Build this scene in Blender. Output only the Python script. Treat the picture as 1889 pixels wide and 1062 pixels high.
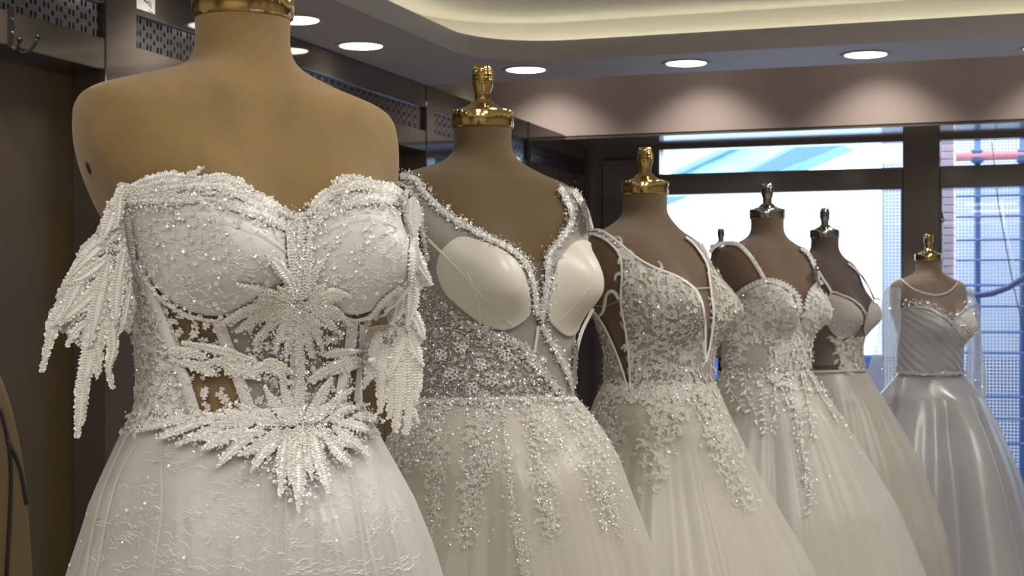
import bpy, math, random
import numpy as np
from mathutils import Vector, Matrix
from mathutils.bvhtree import BVHTree

for o in list(bpy.data.objects): bpy.data.objects.remove(o)
SC = bpy.context.scene
COL = SC.collection
random.seed(7); rng = np.random.default_rng(7)
PI = math.pi

# ------------------------------------------------------------------ camera
F, CX, HY, HC = 2900.0, 944.5, 575.0, 1.20
TH = math.atan(1005.0/F)
CT, ST = math.cos(TH), math.sin(TH)
cam = bpy.data.cameras.new('camera'); camo = bpy.data.objects.new('camera', cam); COL.objects.link(camo)
camo.location = (0, 0, HC); camo.rotation_euler = (PI/2, 0, TH)
cam.sensor_width = 36; cam.lens = 36*F/1889.0; cam.shift_y = (HY-531)/1889.0
cam.clip_start = .05; cam.clip_end = 200
cam.dof.use_dof = True; cam.dof.focus_distance = 1.9; cam.dof.aperture_fstop = 22
SC.camera = camo
def at(px, py, d):
    u = (px-CX)/F*d
    return Vector((-ST*d+CT*u, CT*d+ST*u, HC+(HY-py)*d/F))

# ------------------------------------------------------------------ world, exposure, main light
SC.view_settings.view_transform = 'Standard'; SC.view_settings.look = 'None'
SC.view_settings.exposure = 0.0; SC.view_settings.gamma = 1.0; SC.view_settings.use_curve_mapping = False
W = bpy.data.worlds.new('sky'); SC.world = W; W.use_nodes = True
bg = W.node_tree.nodes['Background']; bg.inputs[0].default_value = (.80, .91, 1.0, 1); bg.inputs[1].default_value = 5.5
SC.cycles.transparent_max_bounces = 24
SC.cycles.max_bounces = 8
SC.cycles.sample_clamp_indirect = 8
LAMP_W = 26.0; FILL_W = 16.5; LAMP_C = (1.0, .945, .875)

# added fill lights out of view, only there to brighten the dress fronts
FILLS = [(-.75, .05, .68), (.55, .05, .68), (-.75, -1.3, .8), (.55, -1.3, .8), (.35, 1.9, 1.35), (.45, 3.4, 1.25), (.5, 4.9, 1.3)]
# ------------------------------------------------------------------ materials
def mat(name, col, rough=.5, metal=0.0, noise=.06, scale=30.0, bump=0.0, bscale=200.0, spec=.5, coat=0.0, sheen=0.0, **kw):
    m = bpy.data.materials.new(name); m.use_nodes = True
    nt = m.node_tree; N = nt.nodes; L = nt.links
    b = N['Principled BSDF']
    b.inputs['Roughness'].default_value = rough; b.inputs['Metallic'].default_value = metal
    b.inputs['Specular IOR Level'].default_value = spec
    b.inputs['Coat Weight'].default_value = coat; b.inputs['Sheen Weight'].default_value = sheen
    if coat: b.inputs['Coat Roughness'].default_value = .05
    tc = N.new('ShaderNodeTexCoord')
    nz = N.new('ShaderNodeTexNoise'); nz.inputs['Scale'].default_value = scale; nz.inputs['Detail'].default_value = 3
    L.new(tc.outputs['Object'], nz.inputs['Vector'])
    mx = N.new('ShaderNodeMixRGB'); mx.blend_type = 'MIX'
    c = np.array(col[:3])
    mx.inputs[1].default_value = (*np.clip(c*(1-noise*2), 0, 1), 1); mx.inputs[2].default_value = (*np.clip(c*(1+noise*2), 0, 1), 1)
    L.new(nz.outputs[0], mx.inputs[0]); L.new(mx.outputs[0], b.inputs['Base Color'])
    if bump:
        n2 = N.new('ShaderNodeTexNoise'); n2.inputs['Scale'].default_value = bscale; n2.inputs['Detail'].default_value = 2
        L.new(tc.outputs['Object'], n2.inputs['Vector'])
        bp = N.new('ShaderNodeBump'); bp.inputs['Strength'].default_value = bump; bp.inputs['Distance'].default_value = .002
        L.new(n2.outputs[0], bp.inputs['Height']); L.new(bp.outputs[0], b.inputs['Normal'])
    return m
def emit(name, col, s):
    m = bpy.data.materials.new(name); m.use_nodes = True
    nt = m.node_tree; nt.nodes.clear()
    e = nt.nodes.new('ShaderNodeEmission'); e.inputs[0].default_value = (*col, 1); e.inputs[1].default_value = s
    o = nt.nodes.new('ShaderNodeOutputMaterial'); nt.links.new(e.outputs[0], o.inputs[0])
    return m
def cloth(name, col, alpha=1.0, trans=.35, lace=0.0, stripe=0.0, lscale=45.0, noise=.03, cellw=.055, gloss=.04, alpha_lace=.9):
    """woven cloth: diffuse + translucent, optionally sheer (alpha<1), with white lace threads (lace) or pin stripes"""
    m = bpy.data.materials.new(name); m.use_nodes = True
    nt = m.node_tree; N = nt.nodes; L = nt.links; N.clear()
    out = N.new('ShaderNodeOutputMaterial')
    tc = N.new('ShaderNodeTexCoord')
    nz = N.new('ShaderNodeTexNoise'); nz.inputs['Scale'].default_value = 14; nz.inputs['Detail'].default_value = 4
    L.new(tc.outputs['Object'], nz.inputs['Vector'])
    mx = N.new('ShaderNodeMixRGB'); c = np.array(col)
    mx.inputs[1].default_value = (*np.clip(c*(1-noise*2), 0, 1), 1); mx.inputs[2].default_value = (*np.clip(c*(1+noise), 0, 1), 1)
    L.new(nz.outputs[0], mx.inputs[0])
    d = N.new('ShaderNodeBsdfDiffuse'); t = N.new('ShaderNodeBsdfTranslucent'); g = N.new('ShaderNodeBsdfGlossy')
    g.inputs['Roughness'].default_value = .35; g.inputs['Color'].default_value = (1, 1, 1, 1)
    L.new(mx.outputs[0], d.inputs[0]); L.new(mx.outputs[0], t.inputs[0])
    a = N.new('ShaderNodeMixShader'); a.inputs[0].default_value = trans
    L.new(d.outputs[0], a.inputs[1]); L.new(t.outputs[0], a.inputs[2])
    a2 = N.new('ShaderNodeMixShader'); a2.inputs[0].default_value = gloss
    L.new(a.outputs[0], a2.inputs[1]); L.new(g.outputs[0], a2.inputs[2])
    last = a2
    fac = None
    if lace:
        # wandering threads: cell edges of a distorted voronoi, present only in patches
        dn = N.new('ShaderNodeTexNoise'); dn.inputs['Scale'].default_value = lscale*.6; dn.inputs['Detail'].default_value = 2
        L.new(tc.outputs['Object'], dn.inputs['Vector'])
        mp = N.new('ShaderNodeMapping'); mp.inputs['Scale'].default_value = (1, 1, 3.2)
        L.new(tc.outputs['Object'], mp.inputs['Vector'])
        ad = N.new('ShaderNodeMixRGB'); ad.blend_type = 'ADD'; ad.inputs[0].default_value = .11
        L.new(mp.outputs[0], ad.inputs[1]); L.new(dn.outputs[1], ad.inputs[2])
        vo = N.new('ShaderNodeTexVoronoi'); vo.feature = 'DISTANCE_TO_EDGE'; vo.inputs['Scale'].default_value = lscale
        L.new(ad.outputs[0], vo.inputs['Vector'])
        r1 = N.new('ShaderNodeMapRange'); r1.inputs['From Min'].default_value = cellw; r1.inputs['From Max'].default_value = cellw*.2
        L.new(vo.outputs['Distance'], r1.inputs['Value'])
        pn = N.new('ShaderNodeTexNoise'); pn.inputs['Scale'].default_value = lscale*.28; pn.inputs['Detail'].default_value = 3
        L.new(tc.outputs['Object'], pn.inputs['Vector'])
        r2 = N.new('ShaderNodeMapRange'); r2.inputs['From Min'].default_value = .46; r2.inputs['From Max'].default_value = .60
        L.new(pn.outputs[0], r2.inputs['Value'])
        mu = N.new('ShaderNodeMath'); mu.operation = 'MULTIPLY'
        L.new(r1.outputs[0], mu.inputs[0]); L.new(r2.outputs[0], mu.inputs[1])
        m2 = N.new('ShaderNodeMath'); m2.operation = 'MULTIPLY'; m2.inputs[1].default_value = lace
        L.new(mu.outputs[0], m2.inputs[0]); fac = m2
        wd = N.new('ShaderNodeBsdfDiffuse'); wd.inputs[0].default_value = (.9, .89, .87, 1)
        a3 = N.new('ShaderNodeMixShader'); L.new(fac.outputs[0], a3.inputs[0])
        L.new(last.outputs[0], a3.inputs[1]); L.new(wd.outputs[0], a3.inputs[2]); last = a3
    if alpha < 1 or stripe:
        tr = N.new('ShaderNodeBsdfTransparent')
        a4 = N.new('ShaderNodeMixShader'); a4.inputs[0].default_value = alpha
        L.new(tr.outputs[0], a4.inputs[1]); L.new(last.outputs[0], a4.inputs[2])
        src = None
        # cloth seen edge-on is denser
        lw = N.new('ShaderNodeLayerWeight'); lw.inputs[0].default_value = .35
        r3 = N.new('ShaderNodeMapRange'); r3.inputs['To Min'].default_value = alpha; r3.inputs['To Max'].default_value = min(1, alpha+.25)
        L.new(lw.outputs['Facing'], r3.inputs['Value']); src = r3
        if stripe:
            wv = N.new('ShaderNodeTexWave'); wv.inputs['Scale'].default_value = stripe; wv.inputs['Distortion'].default_value = .6
            wv.bands_direction = 'X'; L.new(tc.outputs['Object'], wv.inputs['Vector'])
            r4 = N.new('ShaderNodeMapRange'); r4.inputs['To Min'].default_value = -.06; r4.inputs['To Max'].default_value = .07
            L.new(wv.outputs[1], r4.inputs['Value'])
            s = N.new('ShaderNodeMath'); s.operation = 'ADD'; s.use_clamp = True
            L.new(src.outputs[0], s.inputs[0]); L.new(r4.outputs[0], s.inputs[1]); src = s
        if fac is not None:
            s = N.new('ShaderNodeMath'); s.operation = 'MAXIMUM'
            L.new(src.outputs[0], s.inputs[0]); L.new(fac.outputs[0], s.inputs[1]); src = s
        L.new(src.outputs[0], a4.inputs[0]); last = a4
    L.new(last.outputs[0], out.inputs[0])
    return m
M = {}
M['brown_gloss'] = mat('glossy_brown_panel', (.078, .064, .054), .06, noise=.05, scale=3, spec=.55, coat=.1)
M['brown_back'] = mat('brown_back_panel', (.085, .059, .031), .40, noise=.10, scale=5, spec=.25)
M['metal_sheet'] = mat('grey_perforated_steel', (.17, .165, .18), .20, .85, noise=.05)
M['ceiling'] = mat('grey_ceiling_paint', (.43, .41, .425), .6, noise=.02, bump=.05)
M['cove'] = mat('cove_paint', (.56, .545, .49), .7, noise=.02)
M['taupe'] = mat('taupe_plaster', (.47, .38, .34), .7, noise=.02, bump=.05)
M['frame'] = mat('dark_taupe_frame', (.18, .15, .137), .13, noise=.06, scale=4, spec=.6)
M['floor'] = mat('floor_tile', (.40, .37, .33), .25, noise=.05, scale=2)
M['wall'] = mat('wall_paint', (.36, .31, .27), .6, noise=.03)
M['black'] = mat('black_iron', (.012, .011, .011), .3, noise=.1)
M['paper'] = mat('white_paper', (.75, .74, .72), .7, noise=.02)
M['ink'] = mat('black_ink', (.02, .02, .025), .6)
M['gold'] = mat('polished_brass', (.62, .47, .20), .10, 1.0, noise=.06, scale=60)
M['chrome'] = mat('dark_chrome', (.40, .39, .38), .10, 1.0, noise=.05)
M['velvet'] = mat('tan_velvet', (.245, .165, .072), .9, noise=.18, scale=13, bump=.35, bscale=420, spec=.1, sheen=.25)
M['ivory'] = cloth('ivory_satin_lining', (.80, .77, .71), trans=.25)
M['white_lace'] = cloth('white_lace_cloth', (.84, .83, .81), trans=.2, noise=.05)
M['bead'] = mat('clear_glass_bead', (.88, .88, .88), .10, .25, noise=.02, spec=.9)
M['sequin'] = mat('white_sequin', (.86, .85, .83), .16, .30, noise=.05, spec=.8)
M['lamp'] = emit('lamp_diffuser', (1, .93, .80), 9)
M['fill_glow'] = emit('fill_diffuser', (1, .93, .80), 2)
M['led'] = emit('led_strip', (1, .93, .70), 13)
M['hose'] = mat('slate_blue_hose', (.07, .075, .19), .5)
M['steel'] = mat('galvanised_steel', (.09, .15, .30), .5, .3)
M['net'] = mat('white_debris_net', (.90, .91, .95), .7)
M['hoarding'] = mat('blue_hoarding', (.05, .10, .26), .6, noise=.1, scale=4)
M['concrete'] = mat('pale_concrete', (.27, .34, .52), .8, noise=.12, scale=2)
M['brick'] = mat('pink_render', (.88, .70, .82), .8, noise=.05)
M['pinkpipe'] = mat('pink_pipe', (.70, .25, .27), .5)
M['facade'] = mat('white_facade', (.80, .82, .82), .8, noise=.03)
M['roofsheet'] = mat('pale_cyan_roof_sheet', (.34, .62, .68), .6, noise=.25, scale=5)
M['beam'] = mat('blue_grey_beam', (.12, .24, .38), .6)
M['coat'] = mat('olive_brown_cloth', (.135, .098, .045), .8, noise=.08, scale=8, bump=.2, bscale=300)
M['plum'] = mat('dark_plum_cloth', (.035, .026, .027), .8, noise=.1, scale=8)
M['piping'] = mat('black_piping', (.008, .008, .012), .6)
gm = bpy.data.materials.new('window_glass'); gm.use_nodes = True
_n = gm.node_tree; _n.nodes.clear()
_o = _n.nodes.new('ShaderNodeOutputMaterial'); _t = _n.nodes.new('ShaderNodeBsdfTransparent'); _g = _n.nodes.new('ShaderNodeBsdfGlossy')
_g.inputs['Roughness'].default_value = .01; _t.inputs[0].default_value = (.95, .985, .99, 1)
_f = _n.nodes.new('ShaderNodeFresnel'); _f.inputs[0].default_value = 1.3
_m = _n.nodes.new('ShaderNodeMixShader'); _n.links.new(_f.outputs[0], _m.inputs[0]); _n.links.new(_t.outputs[0], _m.inputs[1]); _n.links.new(_g.outputs[0], _m.inputs[2]); _n.links.new(_m.outputs[0], _o.inputs[0])
M['glass'] = gm

# ------------------------------------------------------------------ mesh helpers
def link(name, me, m=None, parent=None):
    o = bpy.data.objects.new(name, me); COL.objects.link(o)
    if m is not None and len(me.materials) == 0: me.materials.append(m)
    if parent is not None: o.parent = parent
    return o
def mesh(name, V, Fs, m=None, parent=None, smooth=True):
    me = bpy.data.meshes.new(name)
    V = np.asarray(V, dtype=float)
    if isinstance(Fs, np.ndarray): Fs = Fs.tolist()
    me.from_pydata(V.tolist(), [], Fs)
    if smooth: me.polygons.foreach_set('use_smooth', [True]*len(me.polygons))
    me.update()
    return link(name, me, m, parent)
def tag(o, label=None, cat=None, group=None, kind=None):
    if label: o['label'] = label
    if cat: o['category'] = cat
    if group: o['group'] = group
    if kind: o['kind'] = kind
    return o
def empty(name, loc, rz=0):
    o = bpy.data.objects.new(name, None); COL.objects.link(o); o.location = loc; o.rotation_euler = (0, 0, rz); o.empty_display_size = .05
    return o
class MB:
    def __init__(s): s.V = []; s.F = []
    def add(s, V, Fs):
        n = len(s.V); s.V += [tuple(v) for v in V]; s.F += [tuple(i+n for i in f) for f in Fs]; return s
    def box(s, a, b):
        (x0, y0, z0), (x1, y1, z1) = a, b
        x0, x1 = sorted((x0, x1)); y0, y1 = sorted((y0, y1)); z0, z1 = sorted((z0, z1))
        return s.add([(x0, y0, z0), (x1, y0, z0), (x1, y1, z0), (x0, y1, z0), (x0, y0, z1), (x1, y0, z1), (x1, y1, z1), (x0, y1, z1)],
                     [(0, 3, 2, 1), (4, 5, 6, 7), (0, 1, 5, 4), (1, 2, 6, 5), (2, 3, 7, 6), (3, 0, 4, 7)])
    def bbox(s, a, b, e=.003):     # box with chamfered edges
        a = np.minimum(a, b).astype(float) if False else np.array([min(p, q) for p, q in zip(a, b)]); b = np.array([max(p, q) for p, q in zip(a, b)]) if True else b
        return s._ch(a, b, e)
    def _ch(s, a, b, e):
        e = min(e, .3*min(b-a)); V = []; idx = {}
        for sx in (0, 1):
            for sy in (0, 1):
                for sz in (0, 1):
                    c = [a[0] if not sx else b[0], a[1] if not sy else b[1], a[2] if not sz else b[2]]
                    sg = [1 if not k else -1 for k in (sx, sy, sz)]
                    for ax in range(3):
                        p = [c[k]+(0 if k == ax else sg[k]*e) for k in range(3)]
                        idx[(sx, sy, sz, ax)] = len(V); V.append(p)
        Fs = []
        q = [(0, 0), (1, 0), (1, 1), (0, 1)]
        for ax in range(3):
            o = [k for k in range(3) if k != ax]
            for sd in (0, 1):
                f = []
                for (i, j) in q:
                    k = [0, 0, 0]; k[ax] = sd; k[o[0]] = i; k[o[1]] = j; f.append(idx[(*k, ax)])
                if (sd == 0) == (ax != 1): f = f[::-1]
                Fs.append(f)
        for ax in range(3):       # edges along ax
            o = [k for k in range(3) if k != ax]
            for i in (0, 1):
                for j in (0, 1):
                    k0 = [0, 0, 0]; k0[o[0]] = i; k0[o[1]] = j; k1 = list(k0); k1[ax] = 1
                    Fs.append((idx[(*k0, o[0])], idx[(*k1, o[0])], idx[(*k1, o[1])], idx[(*k0, o[1])]))
        for sx in (0, 1):
            for sy in (0, 1):
                for sz in (0, 1): Fs.append(tuple(idx[(sx, sy, sz, ax)] for ax in range(3)))
        return s.add(V, Fs)
    def tube(s, pts, r, n=8, cap=True):
        pts = [Vector(p) for p in pts]; k0 = len(s.V); R = r if hasattr(r, '__len__') else [r]*len(pts)
        up = None
        for i, p in enumerate(pts):
            t = (pts[min(i+1, len(pts)-1)]-pts[max(i-1, 0)]).normalized()
            if up is None: up = t.orthogonal().normalized()
            up = (up-t*up.dot(t)).normalized(); bn = t.cross(up)
            for j in range(n):
                a = 2*PI*j/n; s.V.append(tuple(p+(up*math.cos(a)+bn*math.sin(a))*R[i]))
        for i in range(len(pts)-1):
            for j in range(n):
                a = k0+i*n+j; b = k0+i*n+(j+1) % n; s.F.append((a, b, b+n, a+n))
        if cap:
            s.F.append(tuple(k0+j for j in range(n))[::-1]); s.F.append(tuple(k0+(len(pts)-1)*n+j for j in range(n)))
        return s
    def lathe(s, prof, n=32, c=(0, 0, 0)):
        k0 = len(s.V)
        for r, z in prof:
            for j in range(n):
                a = 2*PI*j/n; s.V.append((c[0]+r*math.cos(a), c[1]+r*math.sin(a), c[2]+z))
        for i in range(len(prof)-1):
            for j in range(n):
                a = k0+i*n+j; b = k0+i*n+(j+1) % n; s.F.append((a, b, b+n, a+n))
        s.F.append(tuple(k0+j for j in range(n))[::-1]); s.F.append(tuple(k0+(len(prof)-1)*n+j for j in range(n)))
        return s
    def build(s, name, m, parent=None, smooth=False):
        return mesh(name, s.V, s.F, m, parent, smooth)
def autosmooth(o, ang=35):
    me = o.data
    me.polygons.foreach_set('use_smooth', [True]*len(me.polygons))
    try: me.set_sharp_from_angle(angle=math.radians(ang))
    except Exception: pass
    return o
# ------------------------------------------------------------------ the room
L_ = 2.9; ZC = 2.305; YW = 9.9; YB = 9.37; XR = 3.6; YN = -3.2; ZH = 2.95
ZB, ZP, ZR = 2.082, 2.192, 1.98          # rail top / perforated strip top / rail bottom
tag(MB().box((-3.4, YN, -.1), (XR, YW+.2, 0)).build('floor', M['floor']), kind='structure')
tag(MB().box((-3.5, YN, 0), (-3.4, YW+.2, ZH)).build('wall_left', M['wall']), kind='structure')
tag(MB().box((XR, YN, 0), (XR+.1, YW+.2, ZH)).build('wall_right', M['wall']), kind='structure')
tag(MB().box((-3.5, YN-.1, 0), (XR+.1, YN, ZH)).build('wall_back', M['wall']), kind='structure')
# ceiling: slab, dropped ring with a rounded cove opening, raised centre
ceil = tag(MB().box((-3.5, YN-.1, ZH), (XR+.1, YW+.2, ZH+.1)).build('ceiling', M['ceiling']), kind='structure')
def rrect(x0, x1, y0, y1, r, n=14):
    P = []
    for cx, cy, a0 in ((x1-r, y1-r, 0), (x0+r, y1-r, 90), (x0+r, y0+r, 180), (x1-r, y0+r, 270)):
        for k in range(n+1):
            a = math.radians(a0+90*k/n); P.append((cx+r*math.cos(a), cy+r*math.sin(a)))
    return P
IN = rrect(-2.42, 2.55, -2.1, 6.60, .40)
OUT = []
ox0, ox1, oy0, oy1 = -3.4, XR, YN, 7.12
for (x, y) in IN:                                # outer ring point facing each inner one
    cx, cy = .08, 2.2; dx, dy = x-cx, y-cy
    k = min(((ox1-cx)/dx if dx > 0 else (ox0-cx)/dx) if abs(dx) > 1e-6 else 9e9, ((oy1-cy)/dy if dy > 0 else (oy0-cy)/dy) if abs(dy) > 1e-6 else 9e9)
    OUT.append((cx+dx*k, cy+dy*k))
n = len(IN); V = []; Fs = []
for z, P in ((ZC, OUT), (ZC, IN), (ZC+.088, IN), (ZC+.088, OUT), ):
    V += [(x, y, z) for x, y in P]
for a in range(4):
    b = (a+1) % 4
    for i in range(n):
        j = (i+1) % n; Fs.append((a*n+i, a*n+j, b*n+j, b*n+i))
for c in ((ox0, oy0), (ox1, oy0), (ox0, oy1), (ox1, oy1)):   # outer corners
    i = min(range(n), key=lambda q: (OUT[q][0]-c[0])**2+(OUT[q][1]-c[1])**2)
ring = mesh('dropped_ring', V, Fs, M['ceiling'], ceil, smooth=False)
cr = MB()
for c in ((ox0, oy0), (ox1, oy0), (ox0, oy1), (ox1, oy1)):
    sx = 1 if c[0] < 0 else -1; sy = 1 if c[1] < 0 else -1
    cr.box((c[0], c[1], ZC+.002), (c[0]+sx*.9, c[1]+sy*.40, ZC+.086))
cr.build('ring_corner', M['ceiling'], ceil)
IN2 = rrect(-2.72, 2.85, -2.4, 6.90, .55)
V = [(x, y, ZC+.089) for x, y in IN2]+[(x, y, ZC+.225) for x, y in IN2]
Fs = [(i, (i+1) % n, n+(i+1) % n, n+i) for i in range(n)]
mesh('cove_side', V, Fs, M['cove'], ceil, smooth=True)
V = [(x, y, ZC+.225) for x, y in IN2]+[(x, y, ZC+.245) for x, y in IN2]
mesh('raised_ceiling', V, Fs+[tuple(range(n)), tuple(range(n, 2*n))], M['cove'], ceil, smooth=False)
IN3 = rrect(-2.66, 2.79, -2.34, 6.84, .50)
led = MB(); led.tube([(x, y, ZC+.105) for x, y in IN3+IN3[:1]], .006, 6)
led.build('led_strip', M['led'], ceil)
# bulkhead over the shop front
bh = tag(MB().box((-3.4, YB, ZC-.01), (XR, YB+.12, ZH)).build('wall_bulkhead', M['taupe']), kind='structure')
MB().box((-3.4, YB+.005, ZC-.03), (XR, YW, ZC-.011)).build('bulkhead_soffit', M['frame'], bh)

# shop front
wf = MB()
Z0, Z1, Z2, Z3, Z4 = .10, 1.95, 2.085, 2.245, 2.6
wf.box((-3.4, YW, 0), (-2.424, YW+.12, ZH))
wf.box((-2.424, YW, Z3), (XR, YW+.12, ZH))
wf.box((-2.424, YW, 0), (XR, YW+.12, Z0))
far = tag(wf.build('wall_far', M['frame']), kind='structure')
MB().bbox((-2.80, YW-.025, .05), (-2.55, YW-.001, 2.19), .006).build('panel', M['frame'], far)
def window(nm, x0, x1, mull):
    w = MB()
    w.bbox((x0, YW-.03, Z1), (x1, YW+.10, Z2), .004)
    o = tag(w.build(nm, M['frame']), kind='structure')
    xs = [x0]+mull+[x1]
    for a, b in ((Z0, Z1), (Z2, Z3)):
        MB().box((x0, YW+.05, a), (x1, YW+.058, b)).build('glass_pane', M['glass'], o)
    for a, b in ((x0-.12 if False else x0-.0, x0),):
        pass
    MB().bbox((x0-.012, YW-.028, Z0), (x0+.012, YW+.07, Z1), .003).build('side_bead', M['frame'], o)
    MB().bbox((x1-.012, YW-.028, Z0), (x1+.012, YW+.07, Z1), .003).build('side_bead', M['frame'], o)
    return o
window('window_1', -2.424, -.89, [])
window('window_2', -.671, .45, [])
window('window_3', .98, 3.3, [])
pl = MB(); pl.bbox((-.89, YW-.04, 0), (-.671, YW+.12, ZH-.4), .006)
tag(pl.build('trim_1', M['frame']), kind='structure')
tag(MB().bbox((.45, YW-.04, 0), (.98, YW+.12, ZH-.4), .006).build('blocker_post', M['frame']), kind='structure')  # unseen wide post added to block the window reflection in the left stile
tag(MB().bbox((3.3, YW-.04, 0), (XR, YW+.12, ZH-.4), .006).build('trim_3', M['frame']), kind='structure')

# left wall units
def wall_unit(y0, y1, stile, label, holes=True):
    r = empty('wall_unit', (-L_-.2, (y0+y1)/2, 0)); tag(r, label, 'wall unit', 'glossy brown wall units along the left wall')
    yc = (y0+y1)/2; X = .2                          # local x of the front plane
    def b(name, a, c, m, e=.003): return MB().bbox(a, c, e).build(name, m, r)
    ya, yb = y0-yc, y1-yc-stile
    b('fascia', (X-.02, ya, ZP), (X, yb, ZC-.001), M['brown_gloss'])
    b('rail', (X-.13, ya, ZR), (X, yb, ZB), M['brown_gloss'])
    b('stile', (X-.45, yb, 0), (X+.004, yb+stile, ZC-.001), M['brown_gloss'])
    b('back_panel', (X-.15, ya, .02), (X-.12, yb, ZR+.02), M['brown_back'])
    b('recess_panel', (X-.06, ya, ZB-.02), (X-.05, yb, ZP+.05), M['piping'])
    # pierced steel strip: slots are left open
    px, pz = .0155, .0
    zs = [ZB+k for k in (-.002, .004, .024, .028, .042, .046, .064, .068, .082, .086, .104, .14)]
    kind = ['-', 'p', '-', 's', '-', 'p', '-', 's', '-', 'p', '-']
    ys = []; y = ya; cells = []
    while y < yb-.066:
        for w_, t in ((.0105, 's'), (.0115, '-'), (.0105, 'p'), (.0105, '-'), (.0105, 'p'), (.0115, '-')):
            cells.append((y, y+w_, t)); y += w_
    V = []; Fs = []
    for (a, c, t) in cells:
        for k in range(len(zs)-1):
            if t != '-' and kind[k] == t: continue
            n0 = len(V); xx = X-.014
            V += [(xx, a, zs[k]), (xx, c, zs[k]), (xx, c, zs[k+1]), (xx, a, zs[k+1])]
            Fs.append((n0, n0+1, n0+2, n0+3))
    n0 = len(V)
    mesh('perforated_panel', V, Fs, M['metal_sheet'], r, smooth=False)
    return r
wall_unit(1.30, 4.54, .18, 'glossy brown wall unit with black double hook nearest the camera')
wall_unit(4.54, 7.20, .11, 'glossy brown wall unit with paper note, behind the neck of the largest dress form')
wall_unit(7.20, 8.70, .05, 'glossy brown wall unit behind the neck of the second dress form')
wall_unit(8.70, 9.87, .05, 'glossy brown wall unit in the corner beside the shop front')

# downlights
def downlight(x, y, z, label, group, w=LAMP_W, spot=150, blend=.9, r=.0875):
    e = empty('downlight', (x, y, z)); tag(e, label, 'ceiling light', group)
    p = MB(); p.lathe([(r, -.001), (r+.012, -.006), (r+.022, -.004), (r+.024, .0), (r, .001)], 40)
    p.F = [f for f in p.F if len(f) == 4]; p.build('trim_ring', M['ceiling'], e, True)
    d = MB(); d.lathe([(.001, -.004), (r, -.004)], 40); d.F = [f[::-1] for f in d.F if len(f) == 4]; d.build('diffuser', M['lamp'], e)
    l = bpy.data.lights.new('lamp', 'SPOT'); l.energy = w; l.color = LAMP_C; l.spot_size = math.radians(spot); l.spot_blend = blend; l.shadow_soft_size = .07
    lo = bpy.data.objects.new('lamp', l); COL.objects.link(lo); lo.parent = e; lo.location = (0, 0, -.012)
    return e
ORD = ('first', 'second', 'third', 'fourth', 'fifth', 'sixth', 'seventh', 'eighth')
RG = 'downlights in the dropped ceiling ring'
for i, (px, py, t) in enumerate(((545, 36, 'round downlight partly behind the gold cap of the largest dress form'), (666, 84, 'round downlight left of the second dress form finial'),
                  (970, 128, 'round downlight just right of the second dress form finial'), (1266, 116, 'middle round downlight above the far bulkhead'), (1597, 100, 'rightmost round downlight above the far bulkhead'))):
    p = at(px, py, (ZC-HC)*F/(HY-py)); downlight(p.x, p.y, ZC, t, RG)
for k in range(7): downlight(-2.72, 4.62-1.0*k, ZC, 'round downlight on the left ceiling ring, %s towards the camera' % ORD[k], RG)
for k in range(5): downlight(-1.6+1.0*k, -2.6, ZC, 'unseen round downlight on the ring behind the camera, %s from the left wall' % ORD[k], RG, LAMP_W*2)  # unseen row added at doubled power to light the nearest form's front
for k in range(5): downlight(3.0, -1.2+1.6*k, ZC, 'round downlight on the right ceiling ring, %s from the back' % ORD[k], RG)
p = at(1930, 88, (ZC-HC)*F/(HY-88)); downlight(p.x, p.y, ZC, 'round downlight on the far ceiling ring outside the view', RG)
for k, x in enumerate((-2.98, -2.0, -.97, .07, 1.1)):
    downlight(x, 8.98, ZH, 'round downlight in the high ceiling by the bulkhead, %s from the left' % ORD[k], 'downlights washing the bulkhead', 75, 100, .7)

for k, (x, y, w) in enumerate(FILLS):
    e = tag(empty('fill_light', (x, y, ZC+.224)), 'added unseen square fill light in the raised ceiling, %s from the back' % ORD[[4, 5, 0, 1, 2, 3, 6][k] if False else k], 'ceiling light', 'added fill lights in the raised ceiling')
    MB().bbox((-.33, -.33, -.02), (.33, .33, .0), .004).build('fill_frame', M['ceiling'], e)
    MB().box((-.30, -.30, -.024), (.30, .30, -.0205)).build('diffuser', M['fill_glow'], e)
    l = bpy.data.lights.new('lamp', 'AREA'); l.energy = FILL_W*w; l.color = LAMP_C; l.size = .6
    lo = bpy.data.objects.new('lamp', l); COL.objects.link(lo); lo.parent = e; lo.location = (0, 0, -.028)
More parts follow.
